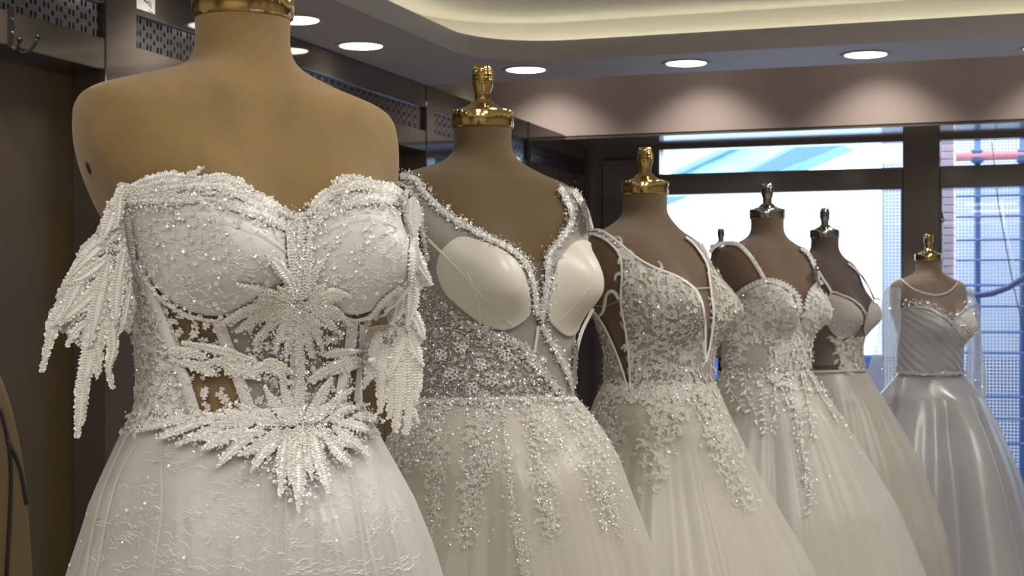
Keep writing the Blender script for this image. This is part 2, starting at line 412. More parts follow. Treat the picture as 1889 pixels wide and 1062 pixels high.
# ------------------------------------------------------------------ outdoors
def outdoor():
    g = tag(MB().box((-14, YW+.25, -.12), (14, 40, -.02)).build('ground', M['concrete']), kind='structure')
    # building behind the net, kept low and stepped so the wall units mirror sky
    tag(MB().box((-.83, 12.15, 0), (8, 12.7, 2.5)).box((-1.25, 12.15, 0), (-.831, 12.7, 2.33)).build('neighbour_building', M['concrete']), 'pale building behind the scaffold net', 'building')
    u_ = (1760-CX)/F; xr_ = 10.65/(CT+ST*u_)*(CT*u_-ST)
    pb = empty('pink_pillar', (xr_-.15, 10.75, 0)); tag(pb, 'pink ribbed pillar just outside the right window', 'pillar')
    for k in range(60):
        MB().bbox((-.15, -.1, k*.05), (.15, .1, k*.05+.046), .004).build('rib', M['brick'], pb)
    # scaffold: poles and ledgers
    sc = empty('scaffold', (0, 11.4, 0)); tag(sc, 'blue grey scaffold of upright poles and ledgers outside the right window', 'scaffold')
    def P(px, py, Y=11.4):
        u = (px-CX)/F; d = Y/(CT+ST*u); return at(px, py, d)
    def tube(a, c, r, nm, m, par=sc): 
        o = MB().tube([Vector(a)-par.location, Vector(c)-par.location], r, 8).build(nm, m, par, True); return o
    for px in (1803, 1887):
        q = P(px, 575); tube((q.x, 11.4, 0), (q.x, 11.4, 3.2), .022, 'pole', M['steel'])
    for x in (.75, 1.45): tube((x, 11.4, 0), (x, 11.4, 3.2), .022, 'pole', M['steel'])
    a, bq = P(1752, 575), P(1980, 575)
    for py in (362, 400, 443, 480, 526, 565, 612, 650, 730, 770, 815):
        q = P(1800, py); tube((a.x, 11.36, q.z), (1.6, 11.36, q.z+.0), .008, 'ledger', M['steel'])
    q = P(1800, 289); tube((a.x, 11.33, q.z), (1.6, 11.33, q.z), .035, 'guard_rail', M['pinkpipe'])
    for px in (1803, 1887):
        z = P(px, 289).z; x = P(px, 575).x; MB().bbox((x-.04, -.1, z-.045), (x+.04, .03, z+.045), .01).build('coupler', M['steel'], sc).location = (0, 0, 0)
    # debris net, each thread a strip
    def net(x0, x1, z0, z1, Y, st, label, w=.0055):
        V = []; Fs = []
        x = x0
        while x < x1:
            n0 = len(V); V += [(x, Y, z0), (x+w, Y, z0), (x+w, Y, z1), (x, Y, z1)]; Fs.append((n0, n0+1, n0+2, n0+3)); x += st
        z = z0
        while z < z1:
            n0 = len(V); V += [(x0, Y+.002, z), (x1, Y+.002, z), (x1, Y+.002, z+w), (x0, Y+.002, z+w)]; Fs.append((n0, n0+1, n0+2, n0+3)); z += st
        o = mesh('debris_net', V, Fs, M['net'], None, False); tag(o, label, 'net', kind='stuff'); return o
    net(P(1752, 575).x, 1.6, .02, 3.2, 11.5, .0235, 'white debris netting on the scaffold outside the right window', .009)
    net(P(1632, 575, 11.2).x, P(1700, 575, 11.2).x, .02, 3.2, 11.2, .0235, 'strip of white debris netting at the right end of the left window', .008)
    # rope, hose
    tag(MB().tube([P(1830, 262, 11.2), P(1842, 380, 11.2), P(1868, 520, 11.2), P(1895, 640, 11.2), P(1930, 860, 11.2)], .004, 6).build('rope', M['black'], None, True), 'thin dark rope slanting down in front of the netting', 'rope')
    tag(MB().tube([P(1847, 370, 11.15), P(1855, 420, 11.15), P(1866, 470, 11.15), P(1880, 520, 11.15)], .003, 6).build('rope', M['facade'], None, True), 'short white rope beside the dark rope on the netting', 'rope')
    tag(MB().tube([P(px, py, 11.1) for px, py in ((1770, 536), (1800, 545), (1830, 541), (1860, 530), (1885, 514), (1910, 490), (1930, 450), (1960, 380), (2000, 300), (2030, 250))], .021, 8).build('hose', M['hose'], None, True), 'dark blue hose curving up across the netting', 'hose')
    # blue hoarding below
    tag(MB().bbox((-3.6, 11.9, 0), (6, 12.0, HC-.32), .01).build('hoarding', M['hoarding']), 'low blue hoarding along the pavement', 'fence')
    tag(MB().box((-16, 26, 0), (-1.4, 27, 3.1)).build('opposite_building', M['facade']), 'white building across the street', 'building')
    # sheet roof with two beams
    def slab(pts, Y, th, nm, m, par):
        q = [P(px, py, Y) for px, py in pts]; V = [(*v.xy, v.z) for v in q]+[(v.x, v.y+th, v.z+.05) for v in q]; n = len(q)
        Fs = [tuple(range(n)), tuple(range(2*n-1, n-1, -1))]+[(i, i+n, (i+1) % n+n, (i+1) % n) for i in range(n)]
        o = mesh(nm, V, Fs, m, par, False); return o
    rf = empty('sheet_roof', (0, 0, 0)); tag(rf, 'slanting pale cyan sheet roof seen through the upper left window', 'roof')
    rf.location = P(1350, 300, 13)
    def ss(*a):
        o = slab(*a); 
        for v in o.data.vertices: v.co -= rf.location
        return o
    ss([(1235, 330), (1370, 262), (1545, 262), (1385, 330)], 13.0, 1.2, 'roof_sheet', M['roofsheet'], rf)
    ss([(1236, 326), (1240, 328), (1378, 264), (1374, 262)], 12.95, .05, 'edge_batten', M['beam'], rf)
    ss([(1358, 330), (1400, 330), (1570, 262), (1485, 262)], 12.9, .12, 'roof_beam', M['beam'], rf)
    ss([(1200, 345), (1200, 392), (1300, 350), (1300, 345)], 12.9, .12, 'roof_beam', M['beam'], rf)
outdoor()
# ------------------------------------------------------------------ dress forms
T_ = np.array([
 # h,    half width, front, back
 (0.00, .0525, .0525, .0525), (-.02, .0515, .0520, .0520), (-.038, .0535, .0530, .0540), (-.050, .061, .0545, .0565),
 (-.059, .076, .0560, .060), (-.067, .100, .0580, .064), (-.074, .124, .0605, .068), (-.080, .146, .063, .072),
 (-.086, .165, .066, .075), (-.094, .180, .069, .079), (-.106, .1885, .0725, .083), (-.125, .192, .078, .087),
 (-.150, .191, .084, .091), (-.18, .184, .090, .094), (-.21, .172, .094, .095), (-.24, .157, .097, .094),
 (-.27, .146, .098, .091), (-.30, .138, .096, .088), (-.335, .129, .091, .085), (-.37, .123, .088, .083),
 (-.405, .121, .087, .083), (-.44, .124, .089, .087), (-.48, .134, .094, .095), (-.54, .150, .101, .108), (-.62, .162, .104, .112)])
_hh = -T_[::-1, 0]*-1
def tab(h, k):
    # monotone-ish smooth interpolation through the table (Catmull-Rom on the sorted knots)
    X = T_[::-1, 0]; Y = T_[::-1, k]; d = np.gradient(Y, X)
    i = np.clip(np.searchsorted(X, h)-1, 0, len(X)-2); x0 = X[i]; x1 = X[i+1]; t = (h-x0)/(x1-x0); w = x1-x0
    return Y[i]*(2*t**3-3*t**2+1)+d[i]*w*(t**3-2*t**2+t)+Y[i+1]*(-2*t**3+3*t**2)+d[i+1]*w*(t**3-t**2)

ROWS = np.concatenate([np.linspace(0, -.045, 10), np.linspace(-.05, -.125, 34), np.linspace(-.13, -.45, 96), np.linspace(-.46, -.62, 16)])
class Form:
    def __init__(s, px, d, capy, yaw, label, sc=1.0, bust=.05, waist=1.0, nth=176, rows=None, bustx=.072, busth=-.255, mats='velvet', dlabel='', dname='wedding_dress', lean=0.0, lat=0.0, capk=1.0, metal='gold'):
        s.d, s.sc, s.capk = d, sc, capk
        top = at(px, capy, d); s.top = top.z
        v = Vector((-top.x, -top.y, 0)).normalized(); r = Vector((-v.y, v.x, 0))
        r = Vector((CT, ST, 0)) - v*Vector((CT, ST, 0)).dot(v); r.normalize()
        y = math.radians(yaw); B = v*math.cos(y)+r*math.sin(y)
        s.rz = math.atan2(-B.x, B.y)
        s.root = tag(empty('dress_form', (top.x, top.y, 0), s.rz), label, 'mannequin', 'tan dress forms with brass neck caps')
        s.dress = tag(empty(dname, (top.x, top.y, 0), s.rz), dlabel, 'dress', 'wedding dresses on dress forms')
        s.Mw = Matrix.Translation((top.x, top.y, 0)) @ Matrix.Rotation(s.rz, 4, 'Z')
        s.Mi = s.Mw.inverted(); s.cam = s.Mi @ Vector((0, 0, HC))
        s.bust, s.waist, s.bustx, s.busth, s.lean, s.lat = bust, waist, bustx, busth, lean, lat
        s.nth = nth; s.rows = ROWS if rows is None else rows
        th = np.linspace(-PI, PI, nth, endpoint=False); s.th = th
        TT, HH = np.meshgrid(th, s.rows); s.TT, s.HH = TT, HH
        s.P = s.S(TT, HH); s.shape = TT.shape
        s.Nn = s.normals(s.P)
        i, j = np.meshgrid(np.arange(len(s.rows)-1), np.arange(nth), indexing='ij'); j2 = (j+1) % nth
        s.quads = np.stack([i*nth+j, (i+1)*nth+j, (i+1)*nth+j2, i*nth+j2], -1).reshape(-1, 4)
        s.pts = s.P.reshape(-1, 3); s.nrm = s.Nn.reshape(-1, 3)
        s.extra = []
        s.bvh = None
        s.rehull(.0035)
        mesh('torso', s.pts, s.quads, M[mats], s.root)
        s.furniture(metal)
    def S(s, TT, HH):
        h = HH
        w, df, db = tab(h, 1), tab(h, 2), tab(h, 3)
        g = np.exp(-((h+.40)/.09)**2); w = w*(1+(s.waist-1)*g); df = df*(1+(s.waist-1)*g); db = db*(1+(s.waist-1)*g)
        n = 2+.75*np.clip((-.075-h)/.03, 0, 1)*np.clip((h+.30)/.08, 0, 1)
        si, co = np.sin(TT), np.cos(TT)
        a = np.sign(si)*np.abs(si)**(2/n)*w
        b = np.sign(co)*np.abs(co)**(2/n)*np.where(co > 0, df, db)
        fr = np.clip(co, 0, 1)**.5
        for sg in (-1, 1):
            dh = h-s.busth
            q = ((a-sg*s.bustx)/.056)**2+(dh/np.where(dh > 0, .075, .048))**2
            b = b+s.bust*np.exp(-q)*fr
            a = a+sg*.012*np.exp(-q)*fr
        nb = np.clip((h+.062)/.03, 0, 1); nb = nb*nb*(3-2*nb); kk = 1+(s.capk/s.sc-1)*nb; a = a*kk; b = b*kk
        e = np.clip((-.07-h)/.25, 0, 1); e = e*e*(3-2*e)
        a = a+s.lat*e; b = b+s.lean*e
        return np.stack([-a*s.sc, b*s.sc, s.top+h*s.sc], -1)
    def normals(s, P):
        du = np.roll(P, -1, 1)-np.roll(P, 1, 1)
        dv = np.gradient(P, axis=0)
        N = np.cross(du, dv); N /= np.maximum(np.linalg.norm(N, axis=-1, keepdims=True), 1e-9)
        c = P.copy(); c[..., 2] = 0
        sg = np.sign((N*c).sum(-1, keepdims=True)); sg[sg == 0] = 1
        up = P[..., 2:3]*0
        # orientation is uniform over the grid: choose by majority
        return N*(1 if sg.mean() > 0 else -1)
    def rehull(s, off=.004):
        V = [tuple(p) for p in s.pts+s.nrm*off]; Fq = [tuple(q) for q in s.quads]
        for (ev, ef) in s.extra:
            k = len(V); V += [tuple(p) for p in ev]; Fq += [tuple(a+k for a in f) for f in ef]
        s.bvh = BVHTree.FromPolygons(V, Fq)
    def px(s, P):
        P = np.asarray(P); c, q = math.cos(s.rz), math.sin(s.rz)
        t = s.Mw.translation
        X = P[..., 0]*c-P[..., 1]*q+t.x; Y = P[..., 0]*q+P[..., 1]*c+t.y; Z = P[..., 2]
        xc = X*CT+Y*ST; d = -X*ST+Y*CT
        return np.stack([CX+F*xc/d, HY-F*(Z-HC)/d], -1)
    def ray(s, x, y):
        w = at(x, y, 1.0); dr = (s.Mi @ w)-s.cam; dr.normalize()
        l, nn, i, di = s.bvh.ray_cast(s.cam, dr)
        if l is None: return None
        if nn.dot(dr) > 0: nn = -nn
        return l, nn
    def near(s, x, y, dep=None):
        """like ray, but a miss falls back on the nearest surface point"""
        h = s.ray(x, y)
        if h: return h
        w = s.Mi @ at(x, y, s.d-.02 if dep is None else dep)
        l, nn, i, di = s.bvh.find_nearest(w)
        return Vector(w), nn
    def furniture(s, metal='gold'):
        k = s.capk; c = MB()
        z = s.top
        capo = MB().lathe([(.0535*k, z-.002), (.0555*k, z), (.0562*k, z+.003), (.0562*k, z+.0245), (.0553*k, z+.027), (.047*k, z+.029), (.033*k, z+.0335), (.0225*k, z+.040), (.0195*k, z+.0445)], 48).build('neck_cap', M[metal], s.root, True)
        autosmooth(capo, 30)
        pr = [(.0165, .043), (.0172, .046), (.0148, .049), (.0146, .058), (.0150, .064), (.0185, .073), (.0195, .079), (.0196, .082), (.0180, .083), (.0180, .0845), (.0202, .0855), (.0202, .0885), (.0180, .0895),
              (.0180, .091), (.0200, .092), (.0200, .095), (.0178, .096), (.0178, .0975), (.0192, .0985), (.0188, .1015), (.0165, .1025), (.0165, .104), (.0158, .108), (.0140, .1115), (.006, .1125)]
        fo = MB().lathe([(r*k*.98, z+h*k) for r, h in pr], 32).build('finial', M[metal], capo, True); autosmooth(fo, 30)
        p = MB().tube([(0, 0, .02), (0, 0, s.top-.55*s.sc)], .016, 12).build('pole', M['gold'], s.root, True)
        b = MB().lathe([(.16, 0), (.16, .012), (.12, .022), (.03, .03), (.02, .05)], 36).build('base', M['gold'], s.root, True)

    # ---- garment pieces cut out of the body surface
    def patch(s, name, m, poly=None, back=None, off=.003, hmin=None, parent=None, sub=None, bulge=None, thick=0):
        """the part of the body surface inside pixel polygon(s) (front) / below height back (rear), pushed out by off"""
        P = s.pts+s.nrm*off
        if bulge is not None: P = P+s.nrm*bulge(s.TT.reshape(-1), s.HH.reshape(-1))[:, None]
        view = np.array(s.cam)-s.pts; view /= np.linalg.norm(view, axis=1, keepdims=True)
        face = (view*s.nrm).sum(1)
        pp = s.px(P); sd = np.full(len(P), -9e9)
        polys = poly if poly and isinstance(poly[0], list) else ([poly] if poly else [])
        for q in polys: sd = np.maximum(sd, sdf(pp, np.array(q, float)))
        sd = sd*s.d/F
        if sub is not None:
            for q in sub: sd = np.minimum(sd, -sdf(pp, np.array(q, float))*s.d/F)
        bk = (back-s.HH.reshape(-1))*s.sc if back is not None else np.full(len(P), -1.0)
        sd = np.where(face > .0, sd, np.minimum(bk, 1.0) if back is not None else -1.0)
        if hmin is not None: sd = np.minimum(sd, (s.HH.reshape(-1)-hmin)*s.sc)
        V, Fs = clip(P, s.quads, sd)
        if not len(Fs): return None
        o = mesh(name, V, Fs, m, s.dress if parent is None else parent)
        return o
    def ribbon(s, name, m, pts, w, off=.003, parent=None, step=4.0, dome=.0015, add=True):
        """flat band of pixel width w along a pixel polyline, laid on the surface"""
        q = resample(pts, step); t = np.gradient(q, axis=0); t /= np.linalg.norm(t, axis=1, keepdims=True)
        nn = np.stack([-t[:, 1], t[:, 0]], 1); V = []; Fs = []
        ww = np.interp(np.linspace(0, 1, len(q)), np.linspace(0, 1, len(w)), w) if hasattr(w, '__len__') else np.full(len(q), w)
        for i in range(len(q)):
            for k, c in enumerate((-1, -.5, 0, .5, 1)):
                x, y = q[i]+nn[i]*c*ww[i]/2
                l, nr = s.near(x, y)
                V.append(l+nr*(off+dome*(1-c*c)))
        for i in range(len(q)-1):
            for k in range(4):
                a = i*5+k; Fs.append((a, a+1, a+6, a+5))
        return mesh(name, V, Fs, m, s.dress if parent is None else parent)
    def frond(s, pts, w, name='lace_leaf', m=None, off=.004, parent=None, dep=None, bow=.0026, bare=False):
        """a beaded lace leaf: toothed blade, raised midrib and herringbone of bugle beads; dep = free-hanging at that depth"""
        q = resample(pts, 2.6 if s.d < 2 else 3.2); V = []; Fs = []
        t = np.gradient(q, axis=0); t /= np.maximum(np.linalg.norm(t, axis=1, keepdims=True), 1e-6)
        nn = np.stack([-t[:, 1], t[:, 0]], 1)
        m_ = len(q); sfr = np.linspace(0, 1, m_); ph = rng.uniform(0, 6)
        if hasattr(w, '__len__'): ww = np.interp(sfr, np.linspace(0, 1, len(w)), w)
        else: ww = w*.80*np.minimum(1, .40+1.9*sfr)*np.clip((1-sfr)*2.6, .14, 1)**.7
        ww = ww*(1+.10*np.sin(sfr*9+ph)+rng.normal(0, .05, m_)); G = []; k_ = s.d/1.67
        def surf(x, y, fr, lift):
            if dep is None:
                l, nr = s.near(x, y); return l+nr*(off+lift), nr
            l = s.Mi @ at(x, y, dep(x, y, fr) if callable(dep) else dep); nr = (s.cam-l).normalized(); return l+nr*(off+lift), nr
        for i in range(m_):
            row = []
            for c in (-1, -.5, 0, .5, 1):
                e = abs(c) == 1
                x, y = q[i]+nn[i]*c*ww[i]/2*(1+((.16 if i % 3 == 0 else -.08) if e else 0))+(t[i]*(2.0 if e and i % 3 == 0 else 0))
                l, nr = surf(x, y, sfr[i], bow*(.55 if c == 0 else (1-c*c)))
                row.append(l)
                if c == 0: nr0 = nr
            G.append((row, nr0)); V += row
        for i in range(m_-1):
            for k in range(4):
                a = i*5+k; Fs.append((a, a+1, a+6, a+5))
        if not bare:          # herringbone of bugle beads, a sequin at the end of each
            for i in range(1, m_-2, 2):
                r, nr = G[i]; r2 = G[min(i+2, m_-1)][0]
                for sd_ in (0, 4):
                    a = r[2]+nr*.0010; b = (r[sd_]*.4+r2[sd_]*.6)*.9+r2[2]*.1+nr*.0010
                    dx = b-a
                    if dx.length < 1e-5: continue
                    u = dx.normalized(); sdv = u.cross(nr).normalized()*.0009*k_; mid = a*.45+b*.55+nr*bow*.35
                    k0 = len(V); V += [a, mid+sdv, b, mid-sdv, mid+nr*.0012*k_]
                    Fs += [(k0, k0+1, k0+4), (k0+1, k0+2, k0+4), (k0+2, k0+3, k0+4), (k0+3, k0, k0+4)]
                    if rng.random() < .6:
                        R = rng.uniform(.0012, .0021)*k_; n2 = (nr+Vector(rng.normal(0, .35, 3))).normalized(); uu = n2.orthogonal().normalized(); vv = n2.cross(uu); k0 = len(V)
                        V += [b+nr*.001+(uu*math.cos(z*PI/3)+vv*math.sin(z*PI/3))*R for z in range(6)]; Fs.append(tuple(range(k0, k0+6)))
        return mesh(name, V, Fs, m or M['lace_leaf'], s.dress if parent is None else parent, False)
    def scatter(s, poly, n, dens=None):
        """n random pixel points inside polygon -> surface points, normals"""
        q = np.array(poly, float); lo, hi = q.min(0), q.max(0); out = []
        tries = 0
        while len(out) < n and tries < 40:
            tries += 1
            c = rng.uniform(lo, hi, (n*2, 2)); c = c[sdf(c, q) > 0]
            if dens is not None: c = c[rng.random(len(c)) < dens(c)]
            out += c.tolist()
        return s.cast(out[:n])
    def cast(s, pix):
        R = [s.ray(x, y) for x, y in pix]; R = [r for r in R if r]
        if not R: return np.zeros((0, 3)), np.zeros((0, 3))
        return np.array([tuple(r[0]) for r in R]), np.array([tuple(r[1]) for r in R])
    def line(s, pts, n, w=4):
        q = resample(pts, 1.0); i = rng.integers(0, len(q), n); c = q[i]+rng.normal(0, w/2.5, (n, 2)); return s.cast(c.tolist())
    def skirt(s, prof, name, m, folds, off=0.0, ctr=(0, 0), nth=220, nz=70, parent=None, hull=True, zmin=.03, amp=1.0, twist=0, ell=1.0, sharp=0):
        """bell of revolution with folds; prof = [(dz from camera height, radius)], last is the hem"""
        pr = np.array(sorted(prof, key=lambda p: -p[0])); z = HC+pr[:, 0]
        zz = np.concatenate([np.linspace(z[0], z[0]-.10, 16)[:-1], np.linspace(z[0]-.10, zmin, nz)])
        X = z[::-1]; Y = pr[::-1, 1]
        # smooth the profile
        rr = np.interp(zz, X, Y); 
        for _ in range(3): rr[1:-1] = .25*rr[:-2]+.5*rr[1:-1]+.25*rr[2:]
        th = np.linspace(-PI, PI, nth, endpoint=False); A, Z = np.meshgrid(th, zz); R = np.repeat(rr[:, None], nth, 1)
        q = np.clip((z[0]-Z)/.5, 0, 1.6)
        f = np.zeros_like(R)
        for (k, ph, am) in folds:
            wv = np.cos(k*A+ph+twist*q)
            if sharp: wv = np.sign(wv)*np.abs(wv)**sharp if False else (1-2*np.abs(np.sin((k*A+ph+twist*q)/2))**sharp)
            f += am*wv
        R = R+off+R*f*np.clip(q*2.2, .12, 1.0)*amp
        k = 1.0
        cx = ctr[0]; cy = ctr[1]
        h0 = np.full((1, nth), (z[0]-s.top)/s.sc); B = s.S(th[None, :], h0)[0]; bc = B.mean(0); Bx, By = B[:, 0]-bc[0], B[:, 1]-bc[1]
        bl = np.hypot(Bx, By); g = (bl+.006+off)/bl; Bx, By = Bx*g, By*g       # waist section of the form
        u = np.clip((z[0]-Z)/.15, 0, 1); u = u*u*(3-2*u); gr = (rr/rr[0])[:, None]
        X_ = (bc[0]+Bx[None, :]*gr)*(1-u)+(cx*.5+bc[0]*.5-R*np.sin(A))*u; Y_ = (bc[1]+By[None, :]*gr)*(1-u)+(cy*.5+bc[1]*.5+R*np.cos(A))*u
        P = np.stack([X_, Y_, Z], -1)
        i, j = np.meshgrid(np.arange(len(zz)-1), np.arange(nth), indexing='ij'); j2 = (j+1) % nth
        Q = np.stack([i*nth+j, (i+1)*nth+j, (i+1)*nth+j2, i*nth+j2], -1).reshape(-1, 4)
        V = P.reshape(-1, 3)
        if hull: s.extra.append((V, Q.tolist())); s.rehull(.004)
        return mesh(name, V, Q, m, s.dress if parent is None else parent)

def resample(pts, step):
    p = np.array(pts, float)
    if len(p) > 2:        # Catmull-Rom
        e = np.vstack([2*p[0]-p[1], p, 2*p[-1]-p[-2]]); o = []
        for i in range(1, len(e)-2):
            t = np.linspace(0, 1, 12, endpoint=False)[:, None]
            a, b, c, d = e[i-1], e[i], e[i+1], e[i+2]
            o.append(.5*((2*b)+(c-a)*t+(2*a-5*b+4*c-d)*t**2+(3*b-a-3*c+d)*t**3))
        p = np.vstack(o+[p[-1:]])
    L = np.concatenate([[0], np.cumsum(np.linalg.norm(np.diff(p, axis=0), axis=1))])
    n = max(2, int(round(L[-1]/step))+1); u = np.linspace(0, L[-1], n)
    return np.stack([np.interp(u, L, p[:, 0]), np.interp(u, L, p[:, 1])], 1)
def smooth(poly, n=5):
    """closed outline with its corners rounded"""
    p = np.array(poly, float)
    for _ in range(3):
        q = np.roll(p, -1, 0); p = np.stack([.75*p+.25*q, .25*p+.75*q], 1).reshape(-1, 2)
    return [tuple(v) for v in p]
def threads(f, name, centres, m, parent, n=9, w=.00035, off=.002):
    """clumps of fine wandering lace threads laid on the surface; centre = (px, py, rx, ry)"""
    V = []; Fs = []
    for (cx, cy, rx, ry) in centres:
        for k in range(n):
            x0 = cx+rng.uniform(-rx, rx*.4); y0 = cy+rng.uniform(-ry, ry); L = rng.uniform(.6, 1.3)*rx; m_ = max(6, int(L/3.5)); ph = rng.uniform(0, 6); ph2 = rng.uniform(0, 6); sl = rng.normal(-.1, .22)
            last = None
            for i in range(m_):
                t = i/(m_-1); x = x0+t*L; y = y0+sl*t*L+ry*.20*math.sin(t*L*.22+ph)+ry*.10*math.sin(t*L*.55+ph2)
                h = f.ray(x, y)
                if not h: last = None; continue
                l, nr = h; up = Vector((0, 0, 1)); up = (up-nr*up.dot(nr)).normalized(); a = w*(.6+.8*math.sin(PI*t))
                b = len(V); V += [l+nr*off+up*a, l+nr*(off+.0003)-up*a]
                if last is not None: Fs.append((last, last+1, b+1, b))
                last = b
    if not V: return
    o = mesh(name, V, Fs, m, parent); o['kind'] = 'stuff'; return o
def sdf(pts, poly):
    """signed distance to a polygon, positive inside"""
    pts = np.asarray(pts, float); a = poly; b = np.roll(poly, -1, 0); best = np.full(len(pts), 1e18); ins = np.zeros(len(pts), bool)
    for p, q in zip(a, b):
        e = q-p; w = pts-p; t = np.clip((w@e)/max(e@e, 1e-12), 0, 1); dd = ((w-t[:, None]*e)**2).sum(1); best = np.minimum(best, dd)
        c = (p[1] > pts[:, 1]) != (q[1] > pts[:, 1])
        with np.errstate(divide='ignore', invalid='ignore'):
            xx = (q[0]-p[0])*(pts[:, 1]-p[1])/(q[1]-p[1])+p[0]
        ins ^= c & (pts[:, 0] < xx)
    return np.sqrt(best)*np.where(ins, 1, -1)
def clip(P, Q, sd):
    """keep the sd>0 part of a quad mesh, cutting through the boundary faces"""
    s4 = sd[Q]; full = (s4 > 0).all(1); part = (s4 > 0).any(1) & ~full
    V = [tuple(p) for p in P]; Fs = [tuple(q) for q in Q[full]]; cache = {}
    for q in Q[part]:
        out = []
        for k in range(4):
            a, b = int(q[k]), int(q[(k+1) % 4])
            if sd[a] > 0: out.append(a)
            if (sd[a] > 0) != (sd[b] > 0):
                if abs(sd[a]-sd[b]) > .05: continue
                key = (min(a, b), max(a, b))
                if key not in cache:
                    t = sd[a]/(sd[a]-sd[b]); cache[key] = len(V); V.append(tuple(P[a]*(1-t)+P[b]*t))
                out.append(cache[key])
        if len(out) >= 3: Fs.append(tuple(out))
    used = sorted({i for f in Fs for i in f}); mp = {u: i for i, u in enumerate(used)}
    return [V[u] for u in used], [tuple(mp[i] for i in f) for f in Fs]
def frames(N):
    a = np.where(np.abs(N[:, 2:3]) < .9, np.array([[0, 0, 1.0]]), np.array([[1.0, 0, 0]]))
    T = np.cross(a, N); T /= np.maximum(np.linalg.norm(T, axis=1, keepdims=True), 1e-9); return T, np.cross(N, T)
OCT_V = np.array([(1, 0, 0), (0, 1, 0), (-1, 0, 0), (0, -1, 0), (0, 0, 1), (0, 0, -.4)]); OCT_F = [(0, 1, 4), (1, 2, 4), (2, 3, 4), (3, 0, 4), (1, 0, 5), (2, 1, 5), (3, 2, 5), (0, 3, 5)]
_a = np.linspace(0, 2*PI, 6, endpoint=False)
HEX_V = np.vstack([np.stack([np.cos(_a), np.sin(_a), 0*_a], 1), np.stack([.35*np.cos(_a), .35*np.sin(_a), -.22+0*_a], 1)])
HEX_F = [(i, (i+1) % 6, 6+(i+1) % 6, 6+i) for i in range(6)]
def place(name, tv, tf, P, N, size, m, parent, off=.002, tilt=0.0, aspect=None, smooth=False, kind='stuff', spin=None):
    """many small copies of one shape joined in one mesh"""
    n = len(P)
    if n == 0: return None
    N = np.asarray(N, float).copy()
    if tilt: N = N+rng.normal(0, tilt, N.shape); N /= np.linalg.norm(N, axis=1, keepdims=True)
    T, B = frames(N); a = rng.uniform(0, 2*PI, n) if spin is None else np.asarray(spin); c, s_ = np.cos(a)[:, None], np.sin(a)[:, None]
    T2 = T*c+B*s_; B2 = -T*s_+B*c
    sz = (size if hasattr(size, '__len__') else rng.uniform(size*.65, size*1.3, n))
    sz = np.asarray(sz)[:, None, None]
    tv = np.asarray(tv)*(np.array(aspect) if aspect is not None else 1)
    X = tv[None, :, 0:1]*T2[:, None, :]+tv[None, :, 1:2]*B2[:, None, :]+tv[None, :, 2:3]*N[:, None, :]
    V = (P[:, None, :]+N[:, None, :]*off+X*sz).reshape(-1, 3)
    k = len(tv); Fs = [tuple(i*k+q for q in f) for i in range(n) for f in tf]
    o = mesh(name, V, Fs, m, parent, smooth)
    if kind: o['kind'] = kind
    return o
def cat(*prs):
    prs = [p for p in prs if len(p[0])]
    return np.vstack([p[0] for p in prs]), np.vstack([p[1] for p in prs])
# little leaf: folded blade pointing along +x
LEAF_V = np.array([(0, 0, 0), (.32, .19, .08), (.68, .14, .10), (1.05, 0, .04), (.68, -.14, .10), (.32, -.19, .08), (.4, 0, 0), (.75, 0, .02)])
LEAF_F = [(0, 6, 1), (6, 7, 2, 1), (7, 3, 2), (0, 5, 6), (6, 5, 4, 7), (7, 4, 3)]
def sprig(n=5, bend=.25, leaf=.36):
    """embroidered sprig: curved stem with paired leaflets, unit length along +x"""
    V = []; Fs = []
    ang = 0; p = np.array([0., 0.]); st = 1.0/n
    for i in range(n+1):
        d = np.array([math.cos(ang), math.sin(ang)]); q = p+d*st; nn = np.array([-d[1], d[0]])
        k = len(V); w = .03
        V += [(*(p+nn*w), .0), (*(p-nn*w), .0), (*(q-nn*w), .0), (*(q+nn*w), .0)]; Fs.append((k, k+1, k+2, k+3))
        for sg in (-1, 1):
            a2 = ang+sg*.85; e = np.array([math.cos(a2), math.sin(a2)]); L = leaf*(1-.45*i/n); m2 = np.array([-e[1], e[0]])
            k = len(V); V += [(*p, .0), (*(p+e*L*.5+m2*L*.2), .02), (*(p+e*L), .01), (*(p+e*L*.5-m2*L*.2), .02)]; Fs.append((k, k+3, k+2, k+1))
        p = q; ang += bend
    return np.array(V), Fs
def flower(k=5):
    V = [(0, 0, .08)]; Fs = []
    for i in range(k):
        a = 2*PI*i/k; b = PI/k*.9
        n = len(V); V += [(.45*math.cos(a-b), .45*math.sin(a-b), .05), (math.cos(a-b*.6), math.sin(a-b*.6), .12), (math.cos(a+b*.6), math.sin(a+b*.6), .12), (.45*math.cos(a+b), .45*math.sin(a+b), .05)]
        Fs += [(0, n, n+3), (n, n+1, n+2, n+3)]
    return np.array(V), Fs
M['velvet6_dim'] = mat('tan_velvet', (.18, .135, .105), .9, noise=.08, scale=22, bump=.25, bscale=600, spec=.1, sheen=.2)  # darker copies of the tan velvet: dimmer light put into the colour
M['velvet5_backlit'] = mat('tan_velvet', (.10, .075, .065), .9, noise=.08, scale=22, bump=.25, bscale=600, spec=.1, sheen=.2)  # darkest copy, with the shade of backlighting in its colour
M['velvet4_dim'] = mat('tan_velvet', (.15, .105, .075), .9, noise=.08, scale=22, bump=.25, bscale=600, spec=.1, sheen=.2)
M['velvet3_dim'] = mat('tan_velvet', (.135, .094, .060), .9, noise=.08, scale=22, bump=.25, bscale=600, spec=.1, sheen=.2)
M['velvet2_dim'] = mat('tan_velvet', (.125, .085, .045), .9, noise=.08, scale=22, bump=.25, bscale=600, spec=.1, sheen=.2)
